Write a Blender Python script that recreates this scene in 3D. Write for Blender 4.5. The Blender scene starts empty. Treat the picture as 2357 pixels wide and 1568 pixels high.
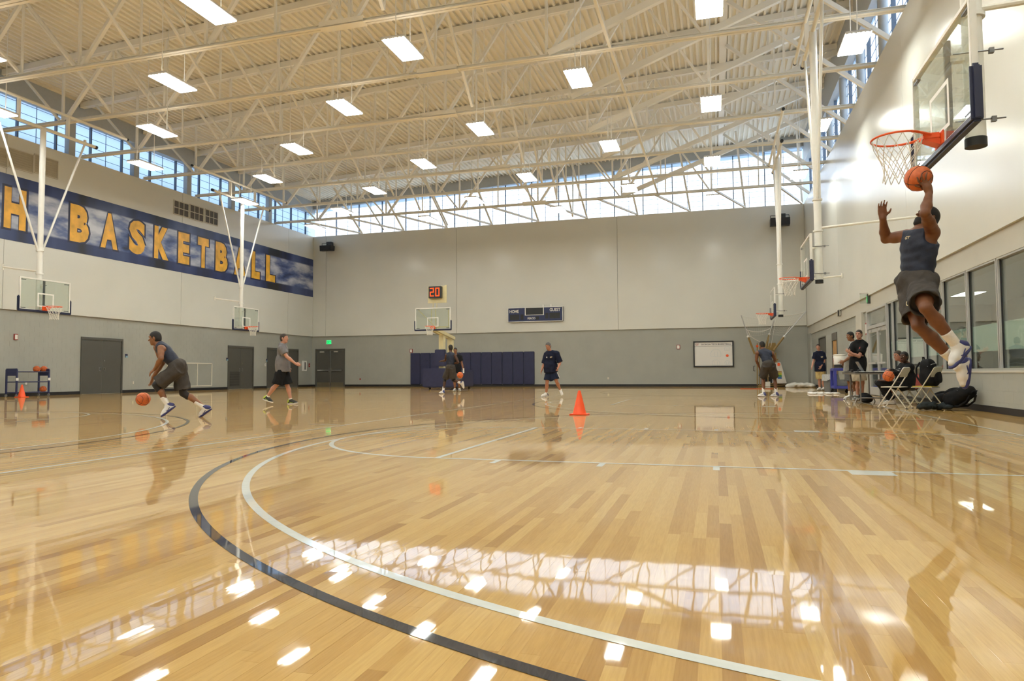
import bpy, bmesh, math, random
import numpy as np
from mathutils import Vector, Matrix, Euler
random.seed(7)
PI=math.pi
S=bpy.context.scene
COL=S.collection
# ---------------------------------------------------------------- camera
FPX,YAW,PIT,ROL,CAMH=1610.42,0.28350,0.04810,-0.0055,0.7413
CX,CY=1178.5,784.0
def _cam():
    fw=np.array([-math.sin(YAW),math.cos(YAW),0]); rt=np.array([math.cos(YAW),math.sin(YAW),0]); up=np.array([0,0,1.])
    F=fw*math.cos(PIT)+up*math.sin(PIT); U=up*math.cos(PIT)-fw*math.sin(PIT)
    R=rt*math.cos(ROL)+U*math.sin(ROL); U=U*math.cos(ROL)-rt*math.sin(ROL)
    return R,U,F
CR,CU,CF=_cam()
CC=np.array([0,0,CAMH])
cd=bpy.data.cameras.new('camera'); cam=bpy.data.objects.new('camera',cd); COL.objects.link(cam)
cd.sensor_width=36; cd.lens=FPX/2357*36; cd.clip_start=0.05; cd.clip_end=300
M=Matrix(((CR[0],CU[0],-CF[0],0),(CR[1],CU[1],-CF[1],0),(CR[2],CU[2],-CF[2],CAMH),(0,0,0,1)))
cam.matrix_world=M
S.camera=cam
def ray(u,v): return CF+CR*(u-CX)/FPX-CU*(v-CY)/FPX
def onx(u,v,x): d=ray(u,v); return CC+d*((x-CC[0])/d[0])
def ony(u,v,y): d=ray(u,v); return CC+d*((y-CC[1])/d[1])
def onz(u,v,z=0.): d=ray(u,v); return CC+d*((z-CC[2])/d[2])
# ---------------------------------------------------------------- daylight, exposure
SKY_STRENGTH=1.3; SUN_STRENGTH=6.5; LAMP_STRENGTH=33.0
S.view_settings.view_transform='Standard'; S.view_settings.look='None'; S.view_settings.gamma=1.0
S.view_settings.use_curve_mapping=False
S.view_settings.exposure=0.34
W=bpy.data.worlds.new('sky'); S.world=W; W.use_nodes=True
bg=W.node_tree.nodes['Background']; bg.inputs[0].default_value=(0.50,0.72,1.0,1); bg.inputs[1].default_value=SKY_STRENGTH
sd=bpy.data.lights.new('sun','SUN'); sun=bpy.data.objects.new('sun',sd); COL.objects.link(sun)
sd.energy=SUN_STRENGTH; sd.angle=0.02; sd.color=(1,0.97,0.93)
sun.rotation_euler=Vector((-0.55,-0.75,-0.5)).to_track_quat('-Z','Y').to_euler()
sun.location=(20,60,40)
# ---------------------------------------------------------------- materials
MAT={}
def nodes(name):
    m=bpy.data.materials.new(name); m.use_nodes=True; nt=m.node_tree
    return m,nt,nt.nodes['Principled BSDF']
def ramp(nt,stops,fac):
    r=nt.nodes.new('ShaderNodeValToRGB'); el=r.color_ramp.elements
    el[0].position=stops[0][0]; el[0].color=(*stops[0][1],1)
    el[1].position=stops[-1][0]; el[1].color=(*stops[-1][1],1)
    for p,c in stops[1:-1]:
        e=el.new(p); e.color=(*c,1)
    nt.links.new(fac,r.inputs[0]); return r.outputs[0]
def noise(nt,scale,detail=2,vec=None,rough=.5):
    n=nt.nodes.new('ShaderNodeTexNoise'); n.inputs['Scale'].default_value=scale; n.inputs['Detail'].default_value=detail; n.inputs['Roughness'].default_value=rough
    if vec is None:
        t=nt.nodes.new('ShaderNodeTexCoord'); vec=t.outputs['Object']
    nt.links.new(vec,n.inputs['Vector']); return n.outputs[0]
def bump(nt,b,h,strength,dist):
    n=nt.nodes.new('ShaderNodeBump'); n.inputs['Strength'].default_value=strength; n.inputs['Distance'].default_value=dist
    nt.links.new(h,n.inputs['Height']); nt.links.new(n.outputs[0],b.inputs['Normal'])
def mat(name,col,rough=.5,metal=0,spec=.5,var=.06,vscale=8,bmp=0,bscale=60,coat=0,emit=None,estr=0,sub=0,bdist=.002):
    if name in MAT: return MAT[name]
    m,nt,b=nodes(name)
    if var>0:
        n=noise(nt,vscale,3)
        lo=tuple(max(0,c*(1-var)) for c in col); hi=tuple(min(1,c*(1+var)) for c in col)
        nt.links.new(ramp(nt,[(.3,lo),(.7,hi)],n),b.inputs['Base Color'])
    else: b.inputs['Base Color'].default_value=(*col,1)
    b.inputs['Roughness'].default_value=rough; b.inputs['Metallic'].default_value=metal
    b.inputs['Specular IOR Level'].default_value=spec
    if coat: b.inputs['Coat Weight'].default_value=coat; b.inputs['Coat Roughness'].default_value=.05
    if bmp: bump(nt,b,noise(nt,bscale,3),bmp,bdist)
    if emit: b.inputs['Emission Color'].default_value=(*emit,1); b.inputs['Emission Strength'].default_value=estr
    if sub: b.inputs['Subsurface Weight'].default_value=sub; b.inputs['Subsurface Scale'].default_value=.02
    MAT[name]=m; return m
def glassmat(name,tint=(.9,.96,.94),refl=.08,rough=0.0):
    # thin sheet glass: straight-through transmission plus fresnel mirror
    m=bpy.data.materials.new(name); m.use_nodes=True; nt=m.node_tree; nt.nodes.remove(nt.nodes['Principled BSDF'])
    out=nt.nodes['Material Output']; t=nt.nodes.new('ShaderNodeBsdfTransparent'); t.inputs[0].default_value=(*tint,1)
    g=nt.nodes.new('ShaderNodeBsdfGlossy'); g.inputs['Roughness'].default_value=rough; g.inputs[0].default_value=(1,1,1,1)
    fr=nt.nodes.new('ShaderNodeLayerWeight'); fr.inputs[0].default_value=.5
    pw=nt.nodes.new('ShaderNodeMath'); pw.operation='POWER'; pw.inputs[1].default_value=5
    nt.links.new(fr.outputs['Facing'],pw.inputs[0])
    mm=nt.nodes.new('ShaderNodeMath'); mm.operation='MULTIPLY_ADD'; mm.inputs[1].default_value=1.0; mm.inputs[2].default_value=refl*.6
    mm.use_clamp=True
    nt.links.new(pw.outputs[0],mm.inputs[0])
    mx=nt.nodes.new('ShaderNodeMixShader'); nt.links.new(mm.outputs[0],mx.inputs[0]); nt.links.new(t.outputs[0],mx.inputs[1]); nt.links.new(g.outputs[0],mx.inputs[2])
    nt.links.new(mx.outputs[0],out.inputs[0]); MAT[name]=m; return m
def emitmat(name,col,s):
    m=bpy.data.materials.new(name); m.use_nodes=True; nt=m.node_tree; nt.nodes.remove(nt.nodes['Principled BSDF'])
    e=nt.nodes.new('ShaderNodeEmission'); e.inputs[0].default_value=(*col,1); e.inputs[1].default_value=s
    nt.links.new(e.outputs[0],nt.nodes['Material Output'].inputs[0]); MAT[name]=m; return m
def transmat(name,col,gl=.0):
    # translucent fibreglass daylight panel
    m=bpy.data.materials.new(name); m.use_nodes=True; nt=m.node_tree; nt.nodes.remove(nt.nodes['Principled BSDF'])
    t=nt.nodes.new('ShaderNodeBsdfTranslucent'); t.inputs[0].default_value=(*col,1)
    d=nt.nodes.new('ShaderNodeBsdfDiffuse'); d.inputs[0].default_value=(.8,.85,.9,1)
    mx=nt.nodes.new('ShaderNodeMixShader'); mx.inputs[0].default_value=.15
    nt.links.new(t.outputs[0],mx.inputs[1]); nt.links.new(d.outputs[0],mx.inputs[2])
    nt.links.new(mx.outputs[0],nt.nodes['Material Output'].inputs[0]); MAT[name]=m; return m
cream=mat('cream_wall_paint',(.66,.655,.595),.23,spec=.5,var=.02,vscale=.6,bmp=.12,bscale=3,bdist=.01)
graycmu=mat('grey_block_paint',(.36,.365,.322),.55,var=.04,vscale=1.2,bmp=.25,bscale=140,bdist=.002)
lintel=mat('beige_band_paint',(.50,.48,.41),.6,var=.03,vscale=1)
steel=mat('cream_steel_paint',(.82,.79,.70),.5,var=.03,vscale=1)
deckm=mat('cream_deck_paint',(.80,.75,.62),.6,var=.03,vscale=.5)
black=mat('black_rubber',(.012,.012,.014),.5,var=0)
blackp=mat('black_plastic',(.02,.02,.022),.35,var=0)
navy=mat('navy_vinyl',(.022,.026,.075),.45,var=.1,vscale=5)
alu=mat('aluminium',(.60,.58,.53),.35,metal=.6,var=.03)
whitep=mat('white_paint',(.80,.79,.74),.4,var=.02)
doorp=mat('dark_grey_door_paint',(.085,.083,.072),.45,var=.04,vscale=2)
orange=mat('orange_rim_paint',(.85,.11,.02),.4,var=.05)
conem=mat('orange_cone_plastic',(.95,.10,.015),.4,var=.03)
chrome=mat('steel_metal',(.6,.6,.6),.25,metal=1,var=0)
redp=mat('red_plastic',(.30,.03,.025),.4,var=0)
# ---------------------------------------------------------------- mesh helpers
ORG={}          # world origin of each object, so children can be written in world coordinates
class MB:
    def __init__(s): s.v=[]; s.f=[]
    def add(s,v,f):
        o=len(s.v); s.v+=[tuple(map(float,p)) for p in v]; s.f+=[tuple(i+o for i in q) for q in f]; return s
    def box(s,a,b):
        x0,y0,z0=[min(p,q) for p,q in zip(a,b)]; x1,y1,z1=[max(p,q) for p,q in zip(a,b)]
        return s.add([(x0,y0,z0),(x1,y0,z0),(x1,y1,z0),(x0,y1,z0),(x0,y0,z1),(x1,y0,z1),(x1,y1,z1),(x0,y1,z1)],
          [(0,3,2,1),(4,5,6,7),(0,1,5,4),(1,2,6,5),(2,3,7,6),(3,0,4,7)])
    def bevbox(s,a,b,r):
        # box with chamfered edges
        p0=np.array(a,float); q0=np.array(b,float); a=np.minimum(p0,q0); b2=np.maximum(p0,q0)
        bm=bmesh.new(); bmesh.ops.create_cube(bm,size=1)
        c=(a+b2)/2; d=b2-a
        for v in bm.verts: v.co=Vector((c[0]+v.co.x*d[0],c[1]+v.co.y*d[1],c[2]+v.co.z*d[2]))
        bmesh.ops.bevel(bm,geom=bm.edges[:],offset=min(r,min(d)*.45),segments=2,affect='EDGES')
        bm.verts.index_update()
        s.add([v.co for v in bm.verts],[[v.index for v in f.verts] for f in bm.faces]); bm.free(); return s
    def cyl(s,p,q,r0,r1=None,n=12,cap=True):
        r1=r0 if r1 is None else r1
        p=np.array(p,float); q=np.array(q,float); d=q-p; L=np.linalg.norm(d)
        if L<1e-9: return s
        d/=L; a=np.cross(d,(0,0,1.)); 
        if np.linalg.norm(a)<1e-4: a=np.array((1.,0,0))
        a/=np.linalg.norm(a); b=np.cross(d,a)
        vs=[]; 
        for k in range(n):
            t=2*PI*k/n; e=a*math.cos(t)+b*math.sin(t); vs+=[p+e*r0,q+e*r1]
        fs=[(2*k,2*((k+1)%n),2*((k+1)%n)+1,2*k+1) for k in range(n)]
        if cap: fs+=[tuple(2*k for k in range(n))[::-1],tuple(2*k+1 for k in range(n))]
        return s.add(vs,fs)
    def tube(s,pts,r,n=8,closed=False,radii=None):
        pts=[np.array(p,float) for p in pts]; m=len(pts); rings=[]; prev=None
        for i,p in enumerate(pts):
            if closed: d=pts[(i+1)%m]-pts[i-1]
            else: d=pts[min(i+1,m-1)]-pts[max(i-1,0)]
            d=d/(np.linalg.norm(d)+1e-12)
            if prev is None:
                a=np.cross(d,(0,0,1.)); 
                if np.linalg.norm(a)<1e-3: a=np.cross(d,(1.,0,0))
            else: a=prev-d*(prev@d)
            a/=np.linalg.norm(a)+1e-12; prev=a; b=np.cross(d,a)
            rr=r if radii is None else radii[i]
            rings.append([p+(a*math.cos(2*PI*k/n)+b*math.sin(2*PI*k/n))*rr for k in range(n)])
        vs=[v for g in rings for v in g]; fs=[]
        for i in range(m if closed else m-1):
            j=(i+1)%m
            for k in range(n): fs.append((i*n+k,i*n+(k+1)%n,j*n+(k+1)%n,j*n+k))
        if not closed: fs+=[tuple(range(n))[::-1],tuple((m-1)*n+k for k in range(n))]
        return s.add(vs,fs)
    def lathe(s,c,prof,n=20,axis=(0,0,1)):
        c=np.array(c,float); ax=np.array(axis,float); ax/=np.linalg.norm(ax)
        a=np.cross(ax,(1.,0,0)); 
        if np.linalg.norm(a)<1e-3: a=np.cross(ax,(0,1.,0))
        a/=np.linalg.norm(a); b=np.cross(ax,a); vs=[]; m=len(prof)
        for r,z in prof:
            for k in range(n):
                t=2*PI*k/n; vs.append(c+ax*z+(a*math.cos(t)+b*math.sin(t))*max(r,1e-5))
        fs=[(i*n+k,i*n+(k+1)%n,(i+1)*n+(k+1)%n,(i+1)*n+k) for i in range(m-1) for k in range(n)]
        fs+=[tuple(range(n))[::-1],tuple((m-1)*n+k for k in range(n))]
        return s.add(vs,fs)
    def sphere(s,c,r,nu=20,nv=12,scale=(1,1,1)):
        vs=[];fs=[]
        for j in range(1,nv):
            t=PI*j/nv
            for i in range(nu):
                u=2*PI*i/nu; vs.append((c[0]+r*scale[0]*math.sin(t)*math.cos(u),c[1]+r*scale[1]*math.sin(t)*math.sin(u),c[2]+r*scale[2]*math.cos(t)))
        top=len(vs); vs.append((c[0],c[1],c[2]+r*scale[2])); bot=len(vs); vs.append((c[0],c[1],c[2]-r*scale[2]))
        for j in range(nv-2):
            for i in range(nu): fs.append((j*nu+i,(j+1)*nu+i,(j+1)*nu+(i+1)%nu,j*nu+(i+1)%nu))
        for i in range(nu): fs+=[(top,i,(i+1)%nu),(bot,(nv-2)*nu+(i+1)%nu,(nv-2)*nu+i)]
        return s.add(vs,fs)
    def quad(s,*p): return s.add(p,[tuple(range(len(p)))])
    def xf(s,m):
        m=Matrix(m); s.v=[tuple(m@Vector(p)) for p in s.v]; return s
    def build(s,name,material,parent=None,smooth=False,org=None):
        me=bpy.data.meshes.new(name); 
        o0=np.array(ORG[parent.name] if parent is not None else (org if org is not None else (0,0,0)),float)
        vv=np.array(s.v,float)-o0
        me.from_pydata(vv.tolist(),[],s.f); me.update()
        return mobj(name,me,material,parent,smooth,o0 if parent is None else None)
def mobj(name,me,material,parent=None,smooth=False,org=None):
    if material is not None: me.materials.append(material)
    if smooth:
        me.shade_smooth()
        try: me.set_sharp_from_angle(angle=math.radians(40))
        except Exception: pass
    o=bpy.data.objects.new(name,me); COL.objects.link(o)
    if parent is not None: o.parent=parent; ORG[o.name]=ORG[parent.name]
    else:
        o.location=org if org is not None else (0,0,0); ORG[o.name]=tuple(o.location)
    return o
def tag(o,label,cat=None,group=None,kind=None):
    o['label']=label
    if cat: o['category']=cat
    if group: o['group']=group
    if kind: o['kind']=kind
    return o
def thing(name,loc,label,cat,group=None,kind=None):
    o=bpy.data.objects.new(name,None); COL.objects.link(o); o.location=[float(a) for a in loc]; o.empty_display_size=.1
    ORG[o.name]=tuple(o.location); return tag(o,label,cat,group,kind)
def copytree(o,parent=None):
    c=o.copy(); COL.objects.link(c); c.parent=parent; ORG[c.name]=ORG[o.name]
    for ch in list(o.children): copytree(ch,c)
    return c
def textmesh(txt,bold=.0,depth=.0,spacing=1.0):
    cu=bpy.data.curves.new('t','FONT'); cu.body=txt; cu.size=1; cu.offset=bold; cu.extrude=depth; cu.space_character=spacing; cu.resolution_u=3
    ob=bpy.data.objects.new('t',cu); COL.objects.link(ob)
    dg=bpy.context.evaluated_depsgraph_get(); me=bpy.data.meshes.new_from_object(ob.evaluated_get(dg))
    bpy.data.objects.remove(ob); bpy.data.curves.remove(cu)
    v=np.array([tuple(p.co) for p in me.vertices]); f=[tuple(p.vertices) for p in me.polygons]; bpy.data.meshes.remove(me)
    lo=v.min(0); hi=v.max(0); v=(v-lo); w=hi[0]-lo[0]; h=hi[1]-lo[1]
    return v,f,w,h
def text(name,txt,o,ux,uy,w,h,material,parent,bold=0,depth=.002,spacing=1.0):
    # text laid in the box origin o, unit axes ux (reading direction) and uy (up), size w x h
    v,f,tw,th=textmesh(txt,bold,0,spacing)
    o=np.array(o,float); ux=np.array(ux,float); uy=np.array(uy,float); n=np.cross(ux,uy)
    P=o+np.outer(v[:,0]/tw*w,ux)+np.outer(v[:,1]/th*h,uy)+n*depth
    m=MB(); m.add(P,f); return m.build(name,material,parent)
# ================================================================ the building
XL,XR,YB,YF=-25.47,4.73,40.49,-7.0
ZS,ZT,ZSR=3.28,9.9,3.2
def roofz(x): return 12.25+0.047*(x+25.5)
# ---------------- floor
HOOPS_R=[7.627,18.3,28.87]; XH=1.762
HOOPS_L=[17.9,28.25]; XHL=-20.97
def woodmat(name,mode):
    m,nt,b=nodes(name)
    tc=nt.nodes.new('ShaderNodeTexCoord'); geo=nt.nodes.new('ShaderNodeNewGeometry')
    pos=geo.outputs['Position']
    mp=nt.nodes.new('ShaderNodeMapping'); mp.inputs['Scale'].default_value=(30,1.6,30); nt.links.new(pos,mp.inputs['Vector'])
    grain=noise(nt,4.0,5,mp.outputs[0],.6)
    if mode=='obj':
        oi=nt.nodes.new('ShaderNodeObjectInfo'); rnd=oi.outputs['Random']
    elif mode=='attr':
        at=nt.nodes.new('ShaderNodeAttribute'); at.attribute_name='rnd'; rnd=at.outputs['Fac']
    else:
        br=nt.nodes.new('ShaderNodeTexBrick')
        sw=nt.nodes.new('ShaderNodeMapping'); sw.inputs['Rotation'].default_value=(0,0,PI/2); nt.links.new(pos,sw.inputs['Vector'])
        nt.links.new(sw.outputs[0],br.inputs['Vector'])
        br.inputs['Color1'].default_value=(0,0,0,1); br.inputs['Color2'].default_value=(1,1,1,1); br.inputs['Mortar'].default_value=(.3,.3,.3,1)
        br.inputs['Scale'].default_value=1; br.inputs['Mortar Size'].default_value=.0015; br.inputs['Brick Width'].default_value=1.1; br.inputs['Row Height'].default_value=.0572; br.offset=.37
        rnd=br.outputs['Color']
    base=ramp(nt,[(0,(.39,.21,.052)),(.18,(.485,.282,.076)),(.55,(.55,.338,.10)),(.85,(.585,.378,.122)),(1,(.47,.265,.07))],rnd)
    dark=ramp(nt,[(.35,(.86,.82,.76)),(.62,(1,1,1))],grain)
    mx=nt.nodes.new('ShaderNodeMix'); mx.data_type='RGBA'; mx.blend_type='MULTIPLY'; mx.inputs[0].default_value=.8
    nt.links.new(base,mx.inputs[6]); nt.links.new(dark,mx.inputs[7]); nt.links.new(mx.outputs[2],b.inputs['Base Color'])
    b.inputs['Roughness'].default_value=.5; b.inputs['Specular IOR Level'].default_value=.1
    b.inputs['Coat Weight'].default_value=.84; b.inputs['Coat Roughness'].default_value=.03; b.inputs['Coat IOR'].default_value=1.6
    mp2=nt.nodes.new('ShaderNodeMapping'); mp2.inputs['Scale'].default_value=(9,1.2,1); nt.links.new(pos,mp2.inputs['Vector'])
    wv=noise(nt,1.0,2,mp2.outputs[0])
    bp=nt.nodes.new('ShaderNodeBump'); bp.inputs['Strength'].default_value=.5; bp.inputs['Distance'].default_value=.0012
    nt.links.new(wv,bp.inputs['Height']); nt.links.new(bp.outputs[0],b.inputs['Coat Normal'])
    MAT[name]=m; return m
wood_far=woodmat('maple_floor','brick'); wood_obj=woodmat('maple_plank','obj'); wood_attr=woodmat('maple_planks_mid','attr')
floor=MB().box((XL-.5,YF-.3,-.3),(XR+.4,YB+.4,-.0003)).build('floor',wood_far)
tag(floor,'glossy maple strip gym floor with painted court lines','floor',kind='structure')
PW=.0572
def infrustum(x,y,marg=0.9):
    d=np.array([x,y,0])-CC; z=d@CF
    if z<.9: return False
    u=(d@CR)/z*FPX; v=-(d@CU)/z*FPX; mg=marg/z*FPX
    return abs(u)<1178+mg and v<784+mg
cand=[]; LENS=[.45,.6,.8,1.0,1.2,1.45,1.7,2.1]
for i in range(int(-16/PW),int(4.6/PW)):
    x=(i+.5)*PW; y=-1.5+random.random()*1.5
    while y<17.5:
        L=random.choice(LENS)
        if any(infrustum(x,yy) for yy in (y,y+L/2,y+L)) and -x*math.sin(YAW)+(y+L/2)*math.cos(YAW)<15.0: cand.append((x,y,L))
        y+=L
cand.sort(key=lambda c:math.hypot(c[0],c[1]+c[2]/2)-c[2]*.25)
inframe=[c for c in cand if infrustum(c[0],c[1]+c[2]/2,0)]
singles=set(inframe[:300])
pm={}
g=.0004
for L in LENS:
    me=bpy.data.meshes.new('plank'); b=MB().box((-PW/2+g,g,-.012),(PW/2-g,L-g,0)); me.from_pydata(b.v,[],b.f); me.materials.append(wood_obj); pm[L]=me
for c in inframe[:300]:
    o=bpy.data.objects.new('plank',pm[c[2]]); COL.objects.link(o); o.parent=floor; o.location=(c[0],c[1],0); o.rotation_euler=(0,random.gauss(0,.0026)*min(1,3.2/math.hypot(c[0],c[1]+c[2]/2)),0)
rest=[c for c in cand if c not in singles]
b=MB(); rv=[]
for x,y,L in rest:
    t=random.gauss(0,.0026)*min(1,3.2/math.hypot(x,y+L/2))*PW/2
    b.add([(x-PW/2+g,y+g,t),(x+PW/2-g,y+g,-t),(x+PW/2-g,y+L-g,-t),(x-PW/2+g,y+L-g,t),(x-PW/2+g,y+g,-.012),(x+PW/2-g,y+g,-.012),(x+PW/2-g,y+L-g,-.012),(x-PW/2+g,y+L-g,-.012)],
      [(0,1,2,3),(0,4,5,1),(1,5,6,2),(2,6,7,3),(3,7,4,0)]); rv+=[random.random()]*5
po=b.build('plank_field',wood_attr,floor); po['kind']='stuff'
at=po.data.attributes.new('rnd','FLOAT','FACE'); at.data.foreach_set('value',rv)
# ---------------- painted lines
def linemat(name,col,rough=.3):
    m=mat(name,col,.5,spec=.1,var=.04,vscale=20); b=m.node_tree.nodes['Principled BSDF']
    b.inputs['Coat Weight'].default_value=.84; b.inputs['Coat Roughness'].default_value=.03; b.inputs['Coat IOR'].default_value=1.6; return m
wline=linemat('white_line_paint',(.62,.64,.60)); nline=linemat('navy_line_paint',(.007,.008,.016))
LZ=.0012
def line(x0,y0,x1,y1,m=wline,z=LZ):
    b=MB(); b.quad((x0,y0,z),(x1,y0,z),(x1,y1,z),(x0,y1,z)); return b.build('court_line',m,floor)
def arc(cx,cy,r,a0,a1,m=wline,w=.05,tail=0,z=LZ):
    b=MB(); n=max(24,int(abs(a1-a0)*r/.09)); pts=[]
    P=[(cx+math.cos(a0+(a1-a0)*k/n),cy) for k in range(0)]
    ring=[]
    for k in range(n+1):
        a=a0+(a1-a0)*k/n; ring.append(((cx+r*math.cos(a),cy+r*math.sin(a),z),(cx+(r-w)*math.cos(a),cy+(r-w)*math.sin(a),z)))
    vs=[p for q in ring for p in q]; b.add(vs,[(2*k,2*k+1,2*k+3,2*k+2) for k in range(n)]); 
    if tail:
        for sgn in (1,-1):
            y0=cy+sgn*r; y1=cy+sgn*(r-w); b.quad((cx,min(y0,y1),z),(cx+tail,min(y0,y1),z),(cx+tail,max(y0,y1),z),(cx,max(y0,y1),z))
    return b.build('court_line',m,floor)
def key(cx,cy,s,full=True):
    # s=-1: court lies to the west (-x) of the hoop
    base=cx-s*1.6; ft=cx+s*4.19
    arc(cx,cy,6.02,PI*.5,PI*1.5 if s<0 else -PI*.5,wline,tail=-s*1.6,z=LZ)
    arc(cx,cy,6.325,PI*.5,PI*1.5 if s<0 else -PI*.5,nline,tail=-s*1.6,z=LZ+.0004)
    for y in (cy-1.83,cy+1.78): line(min(base,ft),y,max(base,ft),y+.05,z=LZ+.0002)
    line(min(ft,ft-s*.05),cy-1.78,max(ft,ft-s*.05),cy+1.78,z=LZ+.0002)
    arc(ft,cy,1.83,PI*.5,PI*1.5 if s<0 else -PI*.5,wline,z=LZ+.0003)
    for sg in (1,-1):
        yo=cy+sg*1.83; 
        line(base+s*2.13,yo,base+s*2.43,yo+sg*.2,z=LZ)
        for d in (3.35,4.25,5.15): line(base+s*d,yo,base+s*(d+.05),yo+sg*.2,z=LZ)
for y in HOOPS_R: key(XH,y,-1)
line(XH+1.6,1.0,XH+1.65,36.5,z=LZ+.0006)
# main court along the length of the hall
MCX=-13.0; MY0,MY1=5.34,30.87
def keyy(cx,cy,s):
    base=cy-s*1.6; ft=cy+s*4.19; a0,a1=(0,PI) if s>0 else (0,-PI)
    for r,m_,dz in ((6.02,wline,.0009),(6.325,nline,.0012)):
        arc(cx,cy,r,a0,a1,m_,z=LZ+dz)
        for sg in (-1,1): xa=cx+sg*r; line(min(xa,xa-sg*.05),min(cy,base),max(xa,xa-sg*.05),max(cy,base),m_,z=LZ+dz)
    for x in (cx-1.83,cx+1.78): line(x,min(base,ft),x+.05,max(base,ft),z=LZ+.0010)
    line(cx-1.78,min(ft,ft-s*.05),cx+1.78,max(ft,ft-s*.05),z=LZ+.0010)
    arc(cx,ft,1.83,a0,a1,wline,z=LZ+.0011)
    for sg in (1,-1):
        xo=cx+sg*1.83
        for d,w_ in ((2.13,.3),(3.35,.05),(4.25,.05),(5.15,.05)): ya=base+s*d; yb=ya+s*w_; line(min(xo,xo+sg*.2),min(ya,yb),max(xo,xo+sg*.2),max(ya,yb),z=LZ+.0010)
keyy(MCX,MY0,1); keyy(MCX,MY1,-1)
SX0,SX1=MCX-7.67,MCX+7.67
line(SX1,MY0-1.6,SX1+.05,MY1+1.6,z=LZ+.0006); line(SX0-.05,MY0-1.6,SX0,MY1+1.6,z=LZ+.0007)
for y in (MY0-1.65,MY1+1.6): line(SX0,y,SX1,y+.05,z=LZ+.0008)
ymc=(MY0+MY1)/2; line(SX0,ymc-.025,SX1,ymc+.025,z=LZ+.0008); arc(MCX,ymc,1.83,0,2*PI,wline,z=LZ+.0009)
line(SX1-.62,9.35,SX1-.1,9.41,z=LZ+.0009)
# ---------------- walls
def blocks(name,parent,plane,fixed,a0,a1,z0,z1,m,depth=.02,gap=.002,skip=(),dirn=1,stuff=True,bl=.4,bh=.2):
    # running-bond masonry units standing proud of the wall behind them
    b=MB(); out=[]; nr=int(round((z1-z0)/bh))
    for r in range(nr):
        a=a0-(bl/2 if r%2 else 0)
        while a<a1-1e-6:
            p=max(a,a0)+gap/2; q=min(a+bl,a1)-gap/2; a+=bl
            if q-p<.03: continue
            za=z0+r*bh+gap/2; zb=z0+(r+1)*bh-gap/2
            segs=[(p,q)]
            for (s0,s1,sz0,sz1) in skip:
                if za<sz1-.02 and zb>sz0+.02:
                    ns=[]
                    for (p1,q1) in segs:
                        if q1<=s0 or p1>=s1: ns.append((p1,q1)); continue
                        if p1<s0: ns.append((p1,s0))
                        if q1>s1: ns.append((s1,q1))
                    segs=ns
            for (p1,q1) in segs:
                if q1-p1<.02: continue
                t=MB() if not stuff else b
                if plane=='x': t.box((fixed,p1,za),(fixed+dirn*depth,q1,zb))
                else: t.box((p1,fixed,za),(q1,fixed+dirn*depth,zb))
                if not stuff: t.build('concrete_block',m,parent)
    if stuff:
        o=b.build(name,m,parent); o['kind']='stuff'
D1=[onx(189,900,XL)[1],onx(283,900,XL)[1],onx(189,775,XL)[2]]
D2=[onx(527.5,890,XL)[1],onx(585,890,XL)[1],onx(527,795,XL)[2]]
D3=[onx(617.5,890,XL)[1],onx(688,890,XL)[1],onx(617,800,XL)[2]]
DB=[ony(725,880,YB)[0],ony(791,880,YB)[0],ony(760,803,YB)[2]]
wl=MB().box((XL-.6,YF,-.2),(XL-.104,YB+.5,ZT)).build('wall_left',graycmu); tag(wl,'long left gym wall with cream panels above grey block','wall',kind='structure')
wb=MB().box((XL-.6,YB+.104,-.2),(XR+.6,YB+.6,ZT)).build('wall_back',graycmu); tag(wb,'end gym wall with cream panels above grey block','wall',kind='structure')
ld=[(D1[0]-.03,D1[1]+.03,0,D1[2]+.03),(D2[0]-.03,D2[1]+.03,0,D2[2]+.03),(D3[0]-.03,D3[1]+.03,0,D3[2]+.03)]
blocks('concrete_blocks',wl,'x',XL-.17,YF,YB+.15,0.1,ZS-.18+.2,graycmu,depth=.07,skip=ld)
blocks('concrete_blocks',wb,'y',YB+.17,XL-.1,XR+.05,0.1,ZS-.18+.2,graycmu,depth=-.07,skip=[(DB[0]-.03,DB[1]+.03,0,DB[2]+.03)])
# cream precast panels with open joints
yj=[YF]+[onx(8,600,XL)[1]+k*9.05 for k in range(-3,4)]
yj=[y for y in yj if y<YB-1]+[YB+.1]
yj=sorted(yj)
for a,b_ in zip(yj[:-1],yj[1:]):
    if b_-a>.1: MB().box((XL-.3,a+.008,ZS),(XL,b_-.008,ZT)).build('wall_panel',cream,wl)
xb=[XL+.002,ony(1051,600,YB)[0]-9.15,ony(1051,600,YB)[0],ony(1421,600,YB)[0],XR-.002]
for a,b_ in zip(xb[:-1],xb[1:]): MB().box((a+.008,YB,ZS),(b_-.008,YB+.3,ZT)).build('wall_panel',cream,wb)
# front wall behind the camera
wf=MB().box((XL-.6,YF-.4,-.2),(XR+.6,YF,14.2)).build('wall_front',cream); tag(wf,'plain cream gym wall behind the camera','wall',kind='structure')
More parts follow.
